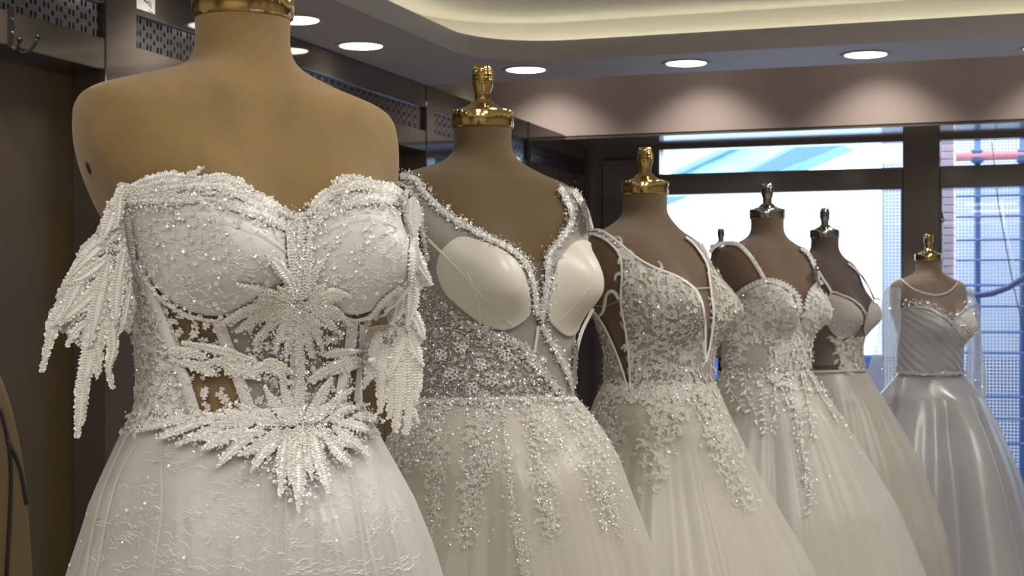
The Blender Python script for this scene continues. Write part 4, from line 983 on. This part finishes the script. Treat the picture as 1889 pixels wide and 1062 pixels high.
# ------------------------------------------------------------------ dress 2: plunging bodice with plain cups
def edge(f, pts, n, w, size, D=None, off=.004, name='bead_edging', core=True, sq=.25):
    if core: f.ribbon('edge_trim', M['white_lace'], pts, w*.8, off=off-.001, dome=.002)
    P, N = f.line(pts, int(n*1.4), w); place(name, OCT_V, OCT_F, P, N, size, M['glass_bead'], D or f.dress, off=off+.001, tilt=.5)
    if sq:
        P, N = f.line(pts, int(n*sq), w); place('sequin_edging', HEX_V, HEX_F, P, N, size*1.5, M['sequin'], D or f.dress, off=off+.001, tilt=.5)
def dress2():
    f = F2; D = f.dress
    neckL = [(741, 326), (768, 334), (786, 360), (835, 404), (899, 439), (941, 462), (967, 486), (982, 526), (990, 580)]
    neckR = [(1031, 347), (1050, 383), (1052, 413), (1031, 447), (1012, 473), (1009, 526), (998, 588)]
    armL = [(735, 338), (752, 348), (768, 370), (779, 413), (785, 451), (788, 485), (780, 520)]
    body = neckL+[(990, 603)]+neckR[::-1]+[(1040, 343), (1060, 349), (1120, 400), (1150, 500), (1120, 600), (1100, 760), (740, 760), (760, 560)]+armL[::-1]
    f.patch('bodice_net', M['pleat_tulle'], body, back=-.28, off=.0035, hmin=-.46)
    f.patch('plunge_inset', M['mesh_sheer'], [(955, 483), (1014, 483), (1012, 530), (998, 592), (988, 592), (975, 530)], off=.0030)
    cupL = [(804, 505), (806, 478), (818, 455), (847, 433), (875, 440), (899, 447), (935, 464), (956, 482), (972, 515), (980, 560), (979, 583), (960, 598), (937, 610), (905, 606), (880, 594), (843, 564), (815, 538)]
    cupR = [(1027, 481), (1050, 452), (1073, 439), (1096, 450), (1130, 490), (1130, 540), (1092, 575), (1062, 619), (1048, 621), (1033, 612), (1008, 588), (1016, 540)]
    for q in (cupL, cupR):
        o = f.patch('cup', M['cup_plain'], smooth(q), off=.0075); m = o.modifiers.new('thick', 'SOLIDIFY'); m.thickness = .004; m.offset = -1
    for pts in ([(790, 440), (850, 500), (900, 555), (945, 600)], [(862, 500), (882, 550), (886, 600)], [(1090, 525), (1060, 560), (1030, 590)], [(990, 600), (988, 620), (983, 650)]):
        f.ribbon('seam', M['cup_plain'], pts, 5, off=.0042, dome=.0005)
    edge(f, neckL, 620, 13, .0018); edge(f, neckR, 480, 14, .0018); edge(f, armL, 150, 7, .0018)
    edge(f, [(1056, 352), (1076, 385), (1088, 425)], 150, 14, .0018)
    edge(f, [(1092, 566), (1070, 612), (1059, 660), (1058, 705)], 130, 8, .0018)
    # embroidery: dense below the left cup, thinning towards the right
    emb = [(760, 520), (800, 535), (850, 575), (885, 605), (940, 618), (985, 652), (1015, 690), (1040, 745), (760, 748)]
    P, N = f.scatter(emb, 3400); place('beads', OCT_V, OCT_F, P, N, .0015, M['glass_bead'], D, off=.003, tilt=.5)
    P, N = f.scatter(emb, 330); place('sequins', HEX_V, HEX_F, P, N, .0026, M['sequin'], D, off=.004, tilt=.4)
    P, N = f.scatter(emb, 240); sv, sf = sprig(4, .3, .4); place('embroidery', sv, sf, P, N, .0095, M['embroidery'], D, off=.002, tilt=.05)
    for p in ((852, 640), (885, 672), (835, 690), (905, 700), (815, 655), (930, 655), (870, 715)):
        C = []
        for k in range(5):
            a = 2*PI*k/5+p[0]; c = (p[0]+7*math.cos(a), p[1]+7*math.sin(a)); C += [(c[0]+4*math.cos(b), c[1]+4*math.sin(b)) for b in np.linspace(0, 2*PI, 9)]
        P, N = f.cast(C); place('bead_flower', OCT_V, OCT_F, P, N, .0020, M['bead'], D, off=.007, tilt=.1)
    edge(f, [(870, 598), (920, 622), (960, 640), (1000, 668)], 260, 12, .0024, core=False)
    edge(f, [(998, 600), (1020, 640), (1042, 680), (1055, 715)], 300, 12, .0018)
    edge(f, [(965, 655), (1000, 690), (1035, 730)], 220, 9, .0024, core=False)
    edge(f, [(770, 742), (850, 737), (930, 735), (1000, 735), (1062, 738)], 300, 10, .0018)
    # sparkling trails down the skirt
    A = []; S = []
    for pts, n, w in (([(892, 740), (880, 800), (872, 900), (858, 1000)], 520, 34), ([(905, 740), (905, 800), (895, 880)], 260, 30), ([(925, 740), (936, 850), (948, 960), (968, 1062)], 420, 9), ([(955, 950), (965, 1010), (968, 1062)], 120, 16),
                      ([(975, 740), (990, 830), (1008, 920), (1022, 1000)], 420, 30), ([(1000, 745), (1010, 800), (1020, 840)], 240, 40), ([(1060, 745), (1085, 820), (1105, 900), (1140, 985)], 560, 38), ([(1070, 750), (1110, 830), (1135, 930)], 260, 26),
                      ([(1040, 745), (1040, 800), (1036, 835)], 200, 24), ([(812, 745), (805, 830), (802, 920), (790, 990)], 330, 22), ([(770, 750), (745, 800), (728, 860)], 330, 36), ([(800, 750), (790, 800), (770, 850)], 170, 34), ([(770, 752), (880, 748), (1000, 748), (1075, 762)], 520, 24),
                      ([(1085, 770), (1120, 830), (1140, 850)], 140, 14)):
        A.append(f.line(pts, n, w)); S.append(f.line(pts, n//4, w))
    P, N = cat(*A); place('skirt_beads', OCT_V, OCT_F, P, N, .0015, M['bead'], D, off=.004, tilt=.55)
    P, N = cat(*S); place('skirt_sequins', HEX_V, HEX_F, P, N, .0021, M['sequin'], D, off=.0045, tilt=.5)
    P, N = cat(*[f.line(p, 110, 26) for p in ([(892, 740), (880, 800), (872, 900), (862, 990)], [(975, 740), (990, 830), (1008, 920), (1020, 980)], [(1060, 745), (1085, 820), (1105, 900), (1130, 960)], [(770, 750), (740, 820), (728, 860)], [(812, 760), (805, 830), (800, 950)])])
    place('skirt_embroidery', sv, sf, P, N, .011, M['embroidery'], D, off=.0035, tilt=.05)
    P, N = f.scatter([(780, 800), (1100, 800), (1190, 1050), (760, 1050)], 45); place('loose_sequins', HEX_V, HEX_F, P, N, .0022, M['sequin'], D, off=.005, tilt=.5)
dress2()
# ------------------------------------------------------------------ dress 3: leaf lace with a deep V
def dress3():
    f = F3; D = f.dress
    out = [(1088, 432), (1108, 438), (1124, 448), (1142, 470), (1147, 506), (1145, 545), (1147, 570), (1154, 606), (1161, 664), (1163, 716)]
    neckL = [(1090, 426), (1110, 427), (1142, 449), (1173, 475), (1207, 494), (1249, 511), (1278, 531), (1288, 545), (1295, 565), (1299, 600), (1300, 668)]
    neckR = [(1264, 437), (1283, 455), (1303, 486), (1307, 509), (1312, 546), (1315, 585), (1308, 638), (1301, 668)]
    main = neckL+neckR[::-1]+[(1278, 440), (1330, 470), (1400, 520), (1400, 600), (1350, 640), (1345, 740), (1163, 740)]+out[::-1]
    side = [(1070, 575), (1095, 572), (1108, 592), (1125, 625), (1142, 668), (1158, 716), (1160, 740), (1090, 740), (1090, 660)]
    f.patch('bodice', M['lace_base'], main, off=.004)
    f.patch('side_panel', M['lace_base'], side, back=-.30, off=.004, hmin=-.44)
    f.patch('plunge_inset', M['mesh_sheer'], [(1275, 531), (1312, 531), (1315, 585), (1306, 640), (1301, 668), (1299, 600), (1293, 560)], off=.002)
    f.ribbon('inset_edge', M['cup_plain'], [(1280, 533), (1310, 532)], 2, off=.004)
    for pts in (neckL, neckR, out, [(1095, 572), (1110, 592), (1127, 625), (1144, 668), (1158, 714)]): f.ribbon('edge_piping', M['white_lace'], pts, 4, off=.0025, dome=.0016)
    f.ribbon('bra_band', M['velvet'], [(1098, 563), (1120, 562), (1145, 553)], 3, off=.003)
    lp = [(1104, 572), (1109, 578), (1116, 572), (1120, 555), (1123, 540), (1130, 533), (1138, 536), (1144, 548)]
    f.ribbon('hanging_loop', M['lining'], lp, [4, 5, 6, 6, 5, 6, 6, 4], off=.012, dome=.001)
    sv, sf = sprig(6, .34, .30); s2, f2 = sprig(5, -.38, .33); fv, ff = flower(5)
    P, N = f.scatter(main, 330); place('embroidery', sv, sf, P, N, .021, M['embroidery'], D, off=.002, tilt=.05)
    P, N = f.scatter(main, 380); place('embroidery', s2, f2, P, N, .015, M['embroidery'], D, off=.0025, tilt=.05)
    P, N = f.scatter(side, 150); place('embroidery', s2, f2, P, N, .014, M['embroidery'], D, off=.002, tilt=.05)
    P, N = f.scatter(main, 55); place('embroidered_flowers', fv, ff, P, N, .0075, M['embroidery'], D, off=.0025, tilt=.1)
    P, N = cat(f.scatter(main, 620), f.scatter(side, 120)); place('beads', OCT_V, OCT_F, P, N, .0019, M['bead'], D, off=.003, tilt=.5)
    P, N = cat(f.scatter(main, 70), f.line([(1120, 730), (1330, 720)], 26, 18), f.scatter(side, 10)); place('sequins', HEX_V, HEX_F, P, N, .0036, M['sequin'], D, off=.0035, tilt=.4)
    # trailing lace on the skirt
    A = []; B = []; Cc = []
    for pts, n, w in (([(1225, 722), (1218, 770), (1215, 830), (1205, 885)], 46, 44), ([(1240, 730), (1245, 770), (1235, 800)], 20, 30), ([(1305, 725), (1320, 780), (1340, 850), (1372, 930)], 60, 38), ([(1290, 730), (1310, 790), (1330, 840)], 24, 24),
                      ([(1120, 725), (1120, 770), (1128, 830)], 46, 34), ([(1120, 718), (1220, 722), (1330, 712)], 60, 22), ([(1345, 740), (1370, 800), (1395, 860)], 14, 10)):
        A.append(f.line(pts, int(n*1.7), w*.9)); B.append(f.line(pts, n*2, w)); Cc.append(f.line(pts, max(4, n//6), w))
    P, N = cat(*A); place('skirt_lace', sv, sf, P, N, .022, M['embroidery'], D, off=.003, tilt=.05)
    P, N = cat(*B); place('skirt_beads', OCT_V, OCT_F, P, N, .0022, M['bead'], D, off=.0045, tilt=.5)
    P, N = cat(*Cc); place('skirt_sequins', HEX_V, HEX_F, P, N, .0036, M['sequin'], D, off=.0045, tilt=.4)
dress3()
# ------------------------------------------------------------------ dress 4: ruffled cups, raised leaves
LEAF_ME = bpy.data.meshes.new('leaf'); LEAF_ME.from_pydata(LEAF_V.tolist(), [], LEAF_F); LEAF_ME.materials.append(M['leaf']); LEAF_ME.update()
def leaf_at(f, x, y, ang, size, parent, off=.006, me=LEAF_ME, name='leaf'):
    h = f.ray(x, y)
    if not h: return
    l, n = h; h2 = f.ray(x+3*math.cos(ang), y+3*math.sin(ang))
    if not h2: return
    u = (h2[0]-l); u = (u-n*u.dot(n))
    if u.length < 1e-6: return
    u.normalize(); v = n.cross(u)
    n2 = (n+u*-.25).normalized()
    o = bpy.data.objects.new(name, me); COL.objects.link(o); o.parent = parent
    o.matrix_local = Matrix(((u.x*size, v.x*size, n2.x*size, l.x+n.x*off), (u.y*size, v.y*size, n2.y*size, l.y+n.y*off), (u.z*size, v.z*size, n2.z*size, l.z+n.z*off), (0, 0, 0, 1)))
    return o
def vine(f, pts, size, step=7, parent=None, off=.006, spread=.75, both=True):
    q = resample(pts, step); t = np.gradient(q, axis=0)
    for i in range(len(q)):
        a = math.atan2(t[i, 1], t[i, 0])
        for sg in ((-1, 1) if both else (1 if i % 2 else -1,)):
            leaf_at(f, q[i, 0]+rng.normal(0, 2.5), q[i, 1]+rng.normal(0, 2.5), a+sg*(spread+rng.normal(0, .4)), size*rng.uniform(.5, 1.25), parent or f.dress, off)
    f.ribbon('vine_stem', M['embroidery'], pts, 1.6, off=off-.002, dome=.001, step=6)
def dress4():
    f = F4; D = f.dress
    topL = [(1352, 545), (1360, 539), (1380, 526), (1410, 516), (1440, 524), (1467, 545), (1473, 574), (1477, 598)]
    topR = [(1478, 598), (1483, 572), (1490, 545), (1502, 525), (1517, 522)]
    body = topL+topR+[(1560, 540), (1560, 600), (1510, 640), (1510, 710), (1300, 710), (1300, 600)]
    f.patch('bodice_net', M['lace_base4'], body, back=-.28, off=.0035, hmin=-.46)
    cupL = [(1374, 548), (1390, 532), (1411, 522), (1438, 528), (1463, 548), (1470, 578), (1474, 605), (1458, 625), (1430, 630), (1405, 618), (1385, 592), (1376, 570)]
    cupR = [(1484, 574), (1492, 548), (1503, 530), (1520, 526), (1560, 560), (1540, 600), (1500, 630), (1482, 610)]
    for q in (cupL, cupR): f.patch('cup', M['lace_base4'], smooth(q), off=.006)
    f.patch('plunge_inset', M['mesh_sheer'], [(1466, 552), (1492, 552), (1483, 575), (1478, 600), (1473, 575)], off=.002)
    def ruffle(pts, w, name='ruffle'):
        q = resample(pts, 1.3); t = np.gradient(q, axis=0); t /= np.linalg.norm(t, axis=1, keepdims=True); nn = np.stack([t[:, 1], -t[:, 0]], 1); V = []; Fs = []
        for i in range(len(q)):
            z = math.sin(i*1.25)
            for k, c in enumerate((0, .5, 1)):
                x, y = q[i]+nn[i]*c*w; l, nr = f.near(x, y); V.append(l+nr*(.007+.004*z*c))
        for i in range(len(q)-1):
            for k in range(2): a = i*3+k; Fs.append((a, a+1, a+4, a+3))
        mesh(name, V, Fs, M['lining_w'], D)
    ruffle([(1362, 548), (1382, 532), (1411, 522), (1440, 530), (1464, 550), (1470, 575)], 9)
    ruffle([(1486, 572), (1493, 550), (1504, 532), (1517, 526)], 8)
    for pts in ([(1311, 466), (1320, 456), (1335, 450), (1360, 452), (1380, 469), (1396, 492), (1411, 518)], [(1476, 458), (1487, 466), (1497, 482), (1504, 502), (1509, 524)]):
        f.ribbon('strap', M['white_lace'], pts, 7, off=.004, dome=.002)
        P, N = f.line(pts, 60, 5); place('strap_beads', OCT_V, OCT_F, P, N, .0026, M['bead'], D, off=.007, tilt=.5)
    sv, sf = sprig(4, .3, .45)
    P, N = cat(f.scatter(cupL, 230), f.scatter(cupR, 130)); place('embroidery', sv, sf, P, N, .017, M['leaf'], D, off=.005, tilt=.1)
    P, N = f.scatter([(1430, 632), (1474, 610), (1510, 640), (1492, 690), (1440, 692), (1415, 670)], 240); place('embroidery', sv, sf, P, N, .018, M['leaf'], D, off=.003, tilt=.1)
    P, N = f.scatter([(1350, 560), (1372, 560), (1395, 620), (1350, 690), (1325, 690), (1350, 640)], 120); place('embroidery', sv, sf, P, N, .018, M['leaf'], D, off=.003, tilt=.1)
    for pts in ([(1370, 560), (1385, 595), (1410, 620), (1440, 632)], [(1375, 590), (1400, 625), (1430, 650)], [(1360, 560), (1352, 600), (1350, 650), (1358, 690)], [(1440, 640), (1425, 665), (1412, 690)], [(1470, 615), (1460, 650), (1455, 690)], [(1485, 615), (1482, 650), (1478, 688)], [(1500, 600), (1495, 640), (1490, 680)], [(1372, 640), (1362, 665), (1358, 690)]):
        vine(f, pts, .017, 8)
    P, N = cat(f.scatter(cupL, 110), f.scatter(cupR, 70), f.scatter(body, 200)); place('beads', OCT_V, OCT_F, P, N, .0022, M['bead'], D, off=.008, tilt=.5)
    for pts in ([(1345, 690), (1350, 720), (1375, 760)], [(1375, 692), (1378, 730), (1395, 770)], [(1400, 690), (1408, 740), (1410, 800)], [(1425, 690), (1430, 740), (1428, 795)], [(1450, 690), (1462, 740), (1470, 800)], [(1475, 690), (1488, 740), (1497, 805)], [(1490, 690), (1515, 735), (1540, 775)], [(1440, 692), (1450, 720), (1470, 760)], [(1415, 692), (1440, 715), (1455, 750)]):
        vine(f, pts, .019, 9, off=.008, both=True)
    vine(f, [(1470, 800), (1482, 850), (1492, 900), (1494, 945)], .016, 8, off=.008); vine(f, [(1475, 760), (1478, 830), (1485, 880)], .015, 9, off=.008)
    P, N = cat(f.line([(1335, 694), (1420, 690), (1495, 688)], 160, 16), f.line([(1468, 780), (1482, 850), (1494, 940)], 90, 14), f.line([(1498, 690), (1530, 745), (1560, 790)], 40, 8), f.scatter([(1380, 720), (1520, 720), (1640, 1000), (1420, 1000)], 28), f.line([(1505, 700), (1545, 765), (1590, 850)], 60, 6)); place('skirt_beads', OCT_V, OCT_F, P, N, .0027, M['bead'], D, off=.010, tilt=.5)
    P, N = cat(f.scatter([(1345, 690), (1495, 690), (1520, 790), (1370, 780)], 36), f.line([(1500, 700), (1590, 850)], 12, 8)); place('skirt_sequins', HEX_V, HEX_F, P, N, .0035, M['sequin'], D, off=.010, tilt=.5)
dress4()

# ------------------------------------------------------------------ dress 5: blush tulle
def dress5():
    f = F5; D = f.dress
    top = [(1528, 548), (1534, 538), (1552, 545), (1570, 553), (1586, 566), (1596, 580), (1602, 566), (1611, 553), (1622, 556)]
    body = top+[(1650, 560), (1650, 620), (1610, 650), (1610, 705), (1470, 705), (1470, 620), (1515, 590)]
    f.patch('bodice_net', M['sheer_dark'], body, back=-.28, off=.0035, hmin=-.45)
    cupL = [(1522, 590), (1528, 552), (1534, 541), (1553, 547), (1571, 556), (1586, 570), (1594, 585), (1588, 605), (1570, 622), (1550, 626), (1534, 614)]
    cupR = [(1597, 585), (1604, 566), (1612, 555), (1650, 570), (1630, 610), (1600, 624), (1592, 610)]
    for q in (cupL, cupR): f.patch('cup', M['lining_blush'], smooth(q), off=.006)
    f.patch('side_panel', M['lace_base'], [(1530, 620), (1545, 650), (1560, 690), (1610, 700), (1610, 620), (1580, 622), (1550, 630)], off=.005)
    sv, sf = sprig(4, .3, .45)
    P, N = f.scatter([(1532, 620), (1580, 622), (1598, 640), (1595, 690), (1550, 690)], 130); place('embroidery', sv, sf, P, N, .018, M['embroidery'], D, off=.004, tilt=.1)
    for pts in ([(1509, 500), (1518, 515), (1527, 528), (1534, 541)], [(1563, 486), (1580, 500), (1598, 525), (1611, 552)]): f.ribbon('strap', M['white_lace'], pts, 4, off=.004, dome=.002)
    f.ribbon('cup_edge', M['lining_blush'], top, 3, off=.008); f.ribbon('waist_seam', M['lining_blush'], [(1492, 688), (1540, 686), (1597, 684)], 4, off=.008)
    P, N = cat(f.scatter(cupL, 40), f.scatter(cupR, 26), f.scatter([(1530, 620), (1595, 620), (1595, 690), (1550, 690)], 60)); place('beads', OCT_V, OCT_F, P, N, .0024, M['bead'], D, off=.009, tilt=.5)
dress5()

# ------------------------------------------------------------------ dress 6: draped satin
def dress6():
    f = F6; D = f.dress
    ill = [(1640, 528), (1666, 518), (1692, 537), (1724, 546), (1752, 538), (1768, 520), (1800, 540), (1820, 600), (1640, 600)]
    f.patch('illusion_yoke', M['mesh_sheer'], ill, back=-.06, off=.003, hmin=-.35)
    f.ribbon('neck_binding', M['lining_blush'], [(1663, 516), (1676, 528), (1692, 537), (1724, 545), (1750, 538), (1766, 522)], 3, off=.005)
    sw = [(1640, 572), (1666, 569), (1684, 567), (1702, 569), (1718, 574), (1732, 583), (1744, 590), (1753, 597), (1765, 585), (1785, 569), (1800, 562), (1830, 570)]
    def drape(T, H): # diagonal gathers
        a = T*.14; return .006+.0034*(.25+.75*np.abs(np.sin(((H+.30)+a*.62)*62+1.3*np.sin(T*2.3+H*9)))**.8*(.6+.4*np.sin(T*3+H*40)))+.0015*np.sin(((H+.3)+a*.75)*170)
    body = sw+[(1830, 640), (1800, 660), (1800, 705), (1630, 705), (1630, 600)]
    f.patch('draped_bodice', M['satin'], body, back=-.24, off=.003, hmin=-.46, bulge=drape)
    f.ribbon('sweetheart_edge', M['satin'], sw[1:11], 4, off=.012, dome=.002)
    f.patch('beaded_cup', M['side_lace'], [(1755, 598), (1766, 587), (1785, 571), (1800, 564), (1830, 580), (1820, 630), (1795, 640), (1775, 622)], off=.013)
    P, N = cat(f.scatter([(1666, 568), (1664, 552), (1700, 556), (1730, 566), (1752, 582), (1770, 568), (1786, 552), (1792, 566), (1753, 596), (1720, 575), (1690, 566)], 210), f.scatter([(1755, 598), (1785, 571), (1800, 570), (1800, 625), (1778, 622)], 130)); place('beads', OCT_V, OCT_F, P, N, .0032, M['bead'], D, off=.014, tilt=.5)
    b = [(1657, 688), (1690, 691), (1730, 692), (1777, 690)]
    f.ribbon('belt', M['satin'], b, 7, off=.013, dome=.003)
    P, N = f.line(b, 130, 5); place('belt_beads', OCT_V, OCT_F, P, N, .0030, M['bead'], D, off=.016, tilt=.5)
    def sleeve(pts, rad, dep, nm):
        q = resample(pts, 6); r = np.interp(np.linspace(0, 1, len(q)), np.linspace(0, 1, len(rad)), rad); V = []; Fs = []; nt = 28
        for i in range(len(q)):
            for k in range(nt):
                a = 2*PI*k/nt; R = r[i]*(1+.05*math.sin(5*a+i*.2)); c = f.Mi @ at(q[i, 0]+R*math.cos(a), q[i, 1]+.22*R*math.sin(a), dep+R*math.sin(a)*dep/F); V.append(c)
        for i in range(len(q)-1):
            for k in range(nt): Fs.append((i*nt+k, i*nt+(k+1) % nt, (i+1)*nt+(k+1) % nt, (i+1)*nt+k))
        o = mesh(nm, V, Fs, M['sheer_sleeve'], D)
        P = np.array([tuple(v) for v in V]); idx = rng.choice(len(P), min(260, len(P)), replace=False); C = P[idx]; N = np.array([tuple((f.cam-Vector(p)).normalized()) for p in C])
        place('sleeve_beads', OCT_V, OCT_F, C, N, .0026, M['bead'], o, off=.003, tilt=.5)
        return o
    sleeve([(1648, 532), (1641, 570), (1640, 610), (1632, 660), (1622, 722), (1612, 780)], [14, 21, 20, 26, 29, 20], 6.66, 'sleeve')
    sleeve([(1783, 532), (1793, 570), (1797, 620), (1801, 680), (1802, 740)], [10, 13, 13, 18, 16], 6.93, 'sleeve')
dress6()
bpy.data.objects.remove(F7.dress)      # its dress is hidden from every side the photograph shows
# ------------------------------------------------------------------ small things on the walls, hanging garments
def on_wall(px, py, x=-L_):
    u = (px-CX)/F; d = -x/(ST-CT*u); return at(px, py, d)
def wall_hook(p, s, label, rz=0):
    e = tag(empty('wall_hook', p, rz), label, 'hook', 'black coat hooks')       # +x is away from the wall
    V = []; n = 12
    pl = MB(); pts = [(.011*math.cos(a), .055+.011*math.sin(a)) for a in np.linspace(0, PI, n)]+[(-.011+0*a, -.0) for a in (0,)]+[(.011*math.cos(a), -.055+.011*math.sin(a)) for a in np.linspace(PI, 2*PI, n)]
    k = len(pts); pl.add([(.0, y*s, z*s) for y, z in pts]+[(.007*s, y*s*.85, z*s*.97) for y, z in pts], [tuple(range(k))[::-1], tuple(range(k, 2*k))]+[(i, (i+1) % k, k+(i+1) % k, k+i) for i in range(k)])
    pl.build('back_plate', M['black'], e)
    for z in (.028, -.012):
        MB().lathe([(.001, .002), (.005, .0015), (.0055, 0)], 12).build('screw', M['chrome'], e, True).matrix_local = Matrix.Translation((.0075*s, 0, z*s)) @ Matrix.Rotation(PI/2, 4, 'Y')
    for L, h in ((.035, .03), (.085, .045)):
        pts = [(.004+L*t*s, (.012 if L > .05 else -.006)*t*s, (-.050-.03*math.sin(PI*t*.75)*(1.1 if L > .05 else .8)+h*t**3)*s) for t in np.linspace(0, 1, 12)]
        MB().tube(pts, [.0055*s]*11+[.0055*s], 8).build('prong', M['black'], e, True)
        c = Vector(pts[-1]); MB().lathe([(.0095*s*math.sin(a), -.0095*s*math.cos(a)) for a in np.linspace(.05, PI-.05, 9)], 12, c).build('tip', M['black'], e, True)
wall_hook(on_wall(18, 52)+Vector((.001, 0, 0)), 1.0, 'black double coat hook on the brown rail at top left')
wall_hook(on_wall(1034, 328)+Vector((.001, 0, 0)), 1.0, 'black coat hook on the brown rail beside the second form right strap')
def frame_hook():
    u = (1736-CX)/F; d = (YW-.03)/(CT+ST*u); p = at(1736, 400, d)
    e = tag(empty('frame_hook', (-.671, YW-.03, p.z)), 'small dark hook on the edge of the frame post above the farthest right dress form', 'hook')
    MB().bbox((0, -.004, -.035), (.008, .012, -.015), .002).build('plate', M['black'], e)
    MB().tube([(.006, .0, -.02), (.02, 0, -.03), (.026, 0, -.02), (.016, 0, .0), (.012, 0, .035)], .004, 6).build('prong', M['black'], e, True)
frame_hook()
# paper note on the fascia, with a few pen strokes
def note():
    a = on_wall(251, 15); b = on_wall(285, 27); y0, y1 = a.y, b.y; z0 = a.z
    o = MB().bbox((-L_+.0005, y0, z0), (-L_+.0022, y1, z0+.088), .0003).build('paper_note', M['paper'])
    tag(o, 'white paper note with black handwriting on the brown fascia left of the large gold cap', 'note')
    w, hgt = y1-y0, .088
    st = [[(.22, .40), (.26, .56), (.30, .42)], [(.38, .52), (.40, .40), (.45, .50), (.47, .38), (.52, .49), (.54, .37), (.60, .48)], [(.64, .50), (.62, .38), (.72, .34), (.78, .46), (.70, .54), (.66, .46), (.80, .26)],
          [(.45, .78), (.52, .72), (.56, .80), (.62, .70), (.70, .78), (.74, .68), (.84, .64)], [(.25, .84), (.34, .76), (.40, .84)], [(.62, .18), (.78, .14), (.88, .15)]]
    for s_ in st:
        q = resample(s_, .02); mb = MB()
        mb.tube([(-L_+.0024, y0+w*p[0], z0+hgt*p[1]-.012*p[0]) for p in q], .0012, 4); mb.build('pen_stroke', M['ink'], o)
note()
def garment(px, d, ytop, prof, dp, m, label, lines=(), folds=(), line_m='piping', arm=True):
    """garment on a hanger: lofted shoulders and folds; prof = [(py, half width px)]"""
    c = at(px, ytop, d); e = tag(empty('hanging_garment', (c.x, c.y, 0), math.radians(0)), label, 'garment', 'garments hanging along the left wall')
    k = d/F; nt = 64; V = []; Fs = []
    pr = np.array(prof, float); ys = np.concatenate([np.linspace(pr[0, 0], pr[0, 0]+90, 14)[:-1], np.linspace(pr[0, 0]+90, pr[-1, 0], 30)]); hw = np.interp(ys, pr[:, 0], pr[:, 1])
    v = Vector((-c.x, -c.y)).normalized()
    X = Vector((CT, ST)); Y = Vector((-ST, CT))
    for y, w in zip(ys, hw):
        for j in range(nt):
            a = 2*PI*j/nt; q = min(1, (y-ys[0])/160); f = 1+sum(am*q*math.cos(n*a+ph) for n, ph, am in folds)
            lx, ly = w*k*math.cos(a)*f, min(dp, w*k*.9)*math.sin(a)*f
            p = X*lx+Y*ly; V.append((p.x, p.y, HC+(HY-y)*k))
    n = len(ys)
    for i in range(n-1):
        for j in range(nt): Fs.append((i*nt+j, i*nt+(j+1) % nt, (i+1)*nt+(j+1) % nt, (i+1)*nt+j))
    Fs += [tuple(range(nt)), tuple(range((n-1)*nt, n*nt))[::-1]]
    mesh('body', V, Fs, m, e)
    bv = BVHTree.FromPolygons(V, Fs); o_ = Vector((-c.x, -c.y, HC))
    for q, w in lines:
        pts = []
        for x, y in resample(q, 8):
            dr = (at(x, y, 1)-Vector((0, 0, HC))).normalized(); h = bv.ray_cast(o_, dr)
            if h[0] is not None: pts.append(h[0]-dr*.002)
        if len(pts) > 1: MB().tube(pts, w, 6).build('piping', M[line_m], e, True)
    z = HC+(HY-ytop)*k
    MB().tube([(0, 0, z-.03), (0, 0, z+.03), (.012, 0, z+.05), (0, 0, z+.065), (-.012, 0, z+.055)], .003, 6).build('hanger_hook', M['chrome'], e, True)
    MB().tube([(-L_-.12-c.x, 0, z+.062), (.03, 0, z+.062)], .006, 8).build('wall_arm', M['black'], e, True)
garment(-62, 4.25, 640, [(640, 14), (665, 42), (690, 60), (740, 80), (820, 98), (900, 110), (1062, 121), (1300, 128)], .07, M['coat'], 'olive brown coat with black piping hanging at the left edge', [([(0, 752), (16, 820), (20, 900), (12, 1062)], .005), ([(14, 812), (36, 860), (49, 930)], .006)], [(7, 1, .02)])
garment(690, 6.75, 560, [(560, 6), (580, 40), (610, 62), (700, 68), (1000, 76), (1080, 78)], .06, M['coat'], 'olive brown garment with raised highlight lines in the gap between the first two dresses', [([(704, 660), (709, 760), (712, 850)], .003), ([(722, 660), (727, 760), (730, 860)], .003)], [(9, 1, .06)], 'coat')  # raised lines stand in for bright highlights along the cloth
garment(660, 6.9, 575, [(575, 6), (590, 30), (620, 48), (1000, 60), (1060, 60)], .06, M['plum'], 'dark garment behind the olive brown one, mostly hidden by the first dress', (), [(7, 0, .05)])
garment(1092, 9.35, 500, [(500, 5), (515, 32), (540, 48), (760, 56), (900, 58)], .07, M['plum'], 'dark plum garment hanging in the far left corner behind the second dress', (), [(9, .5, .07), (14, 1, .03)])
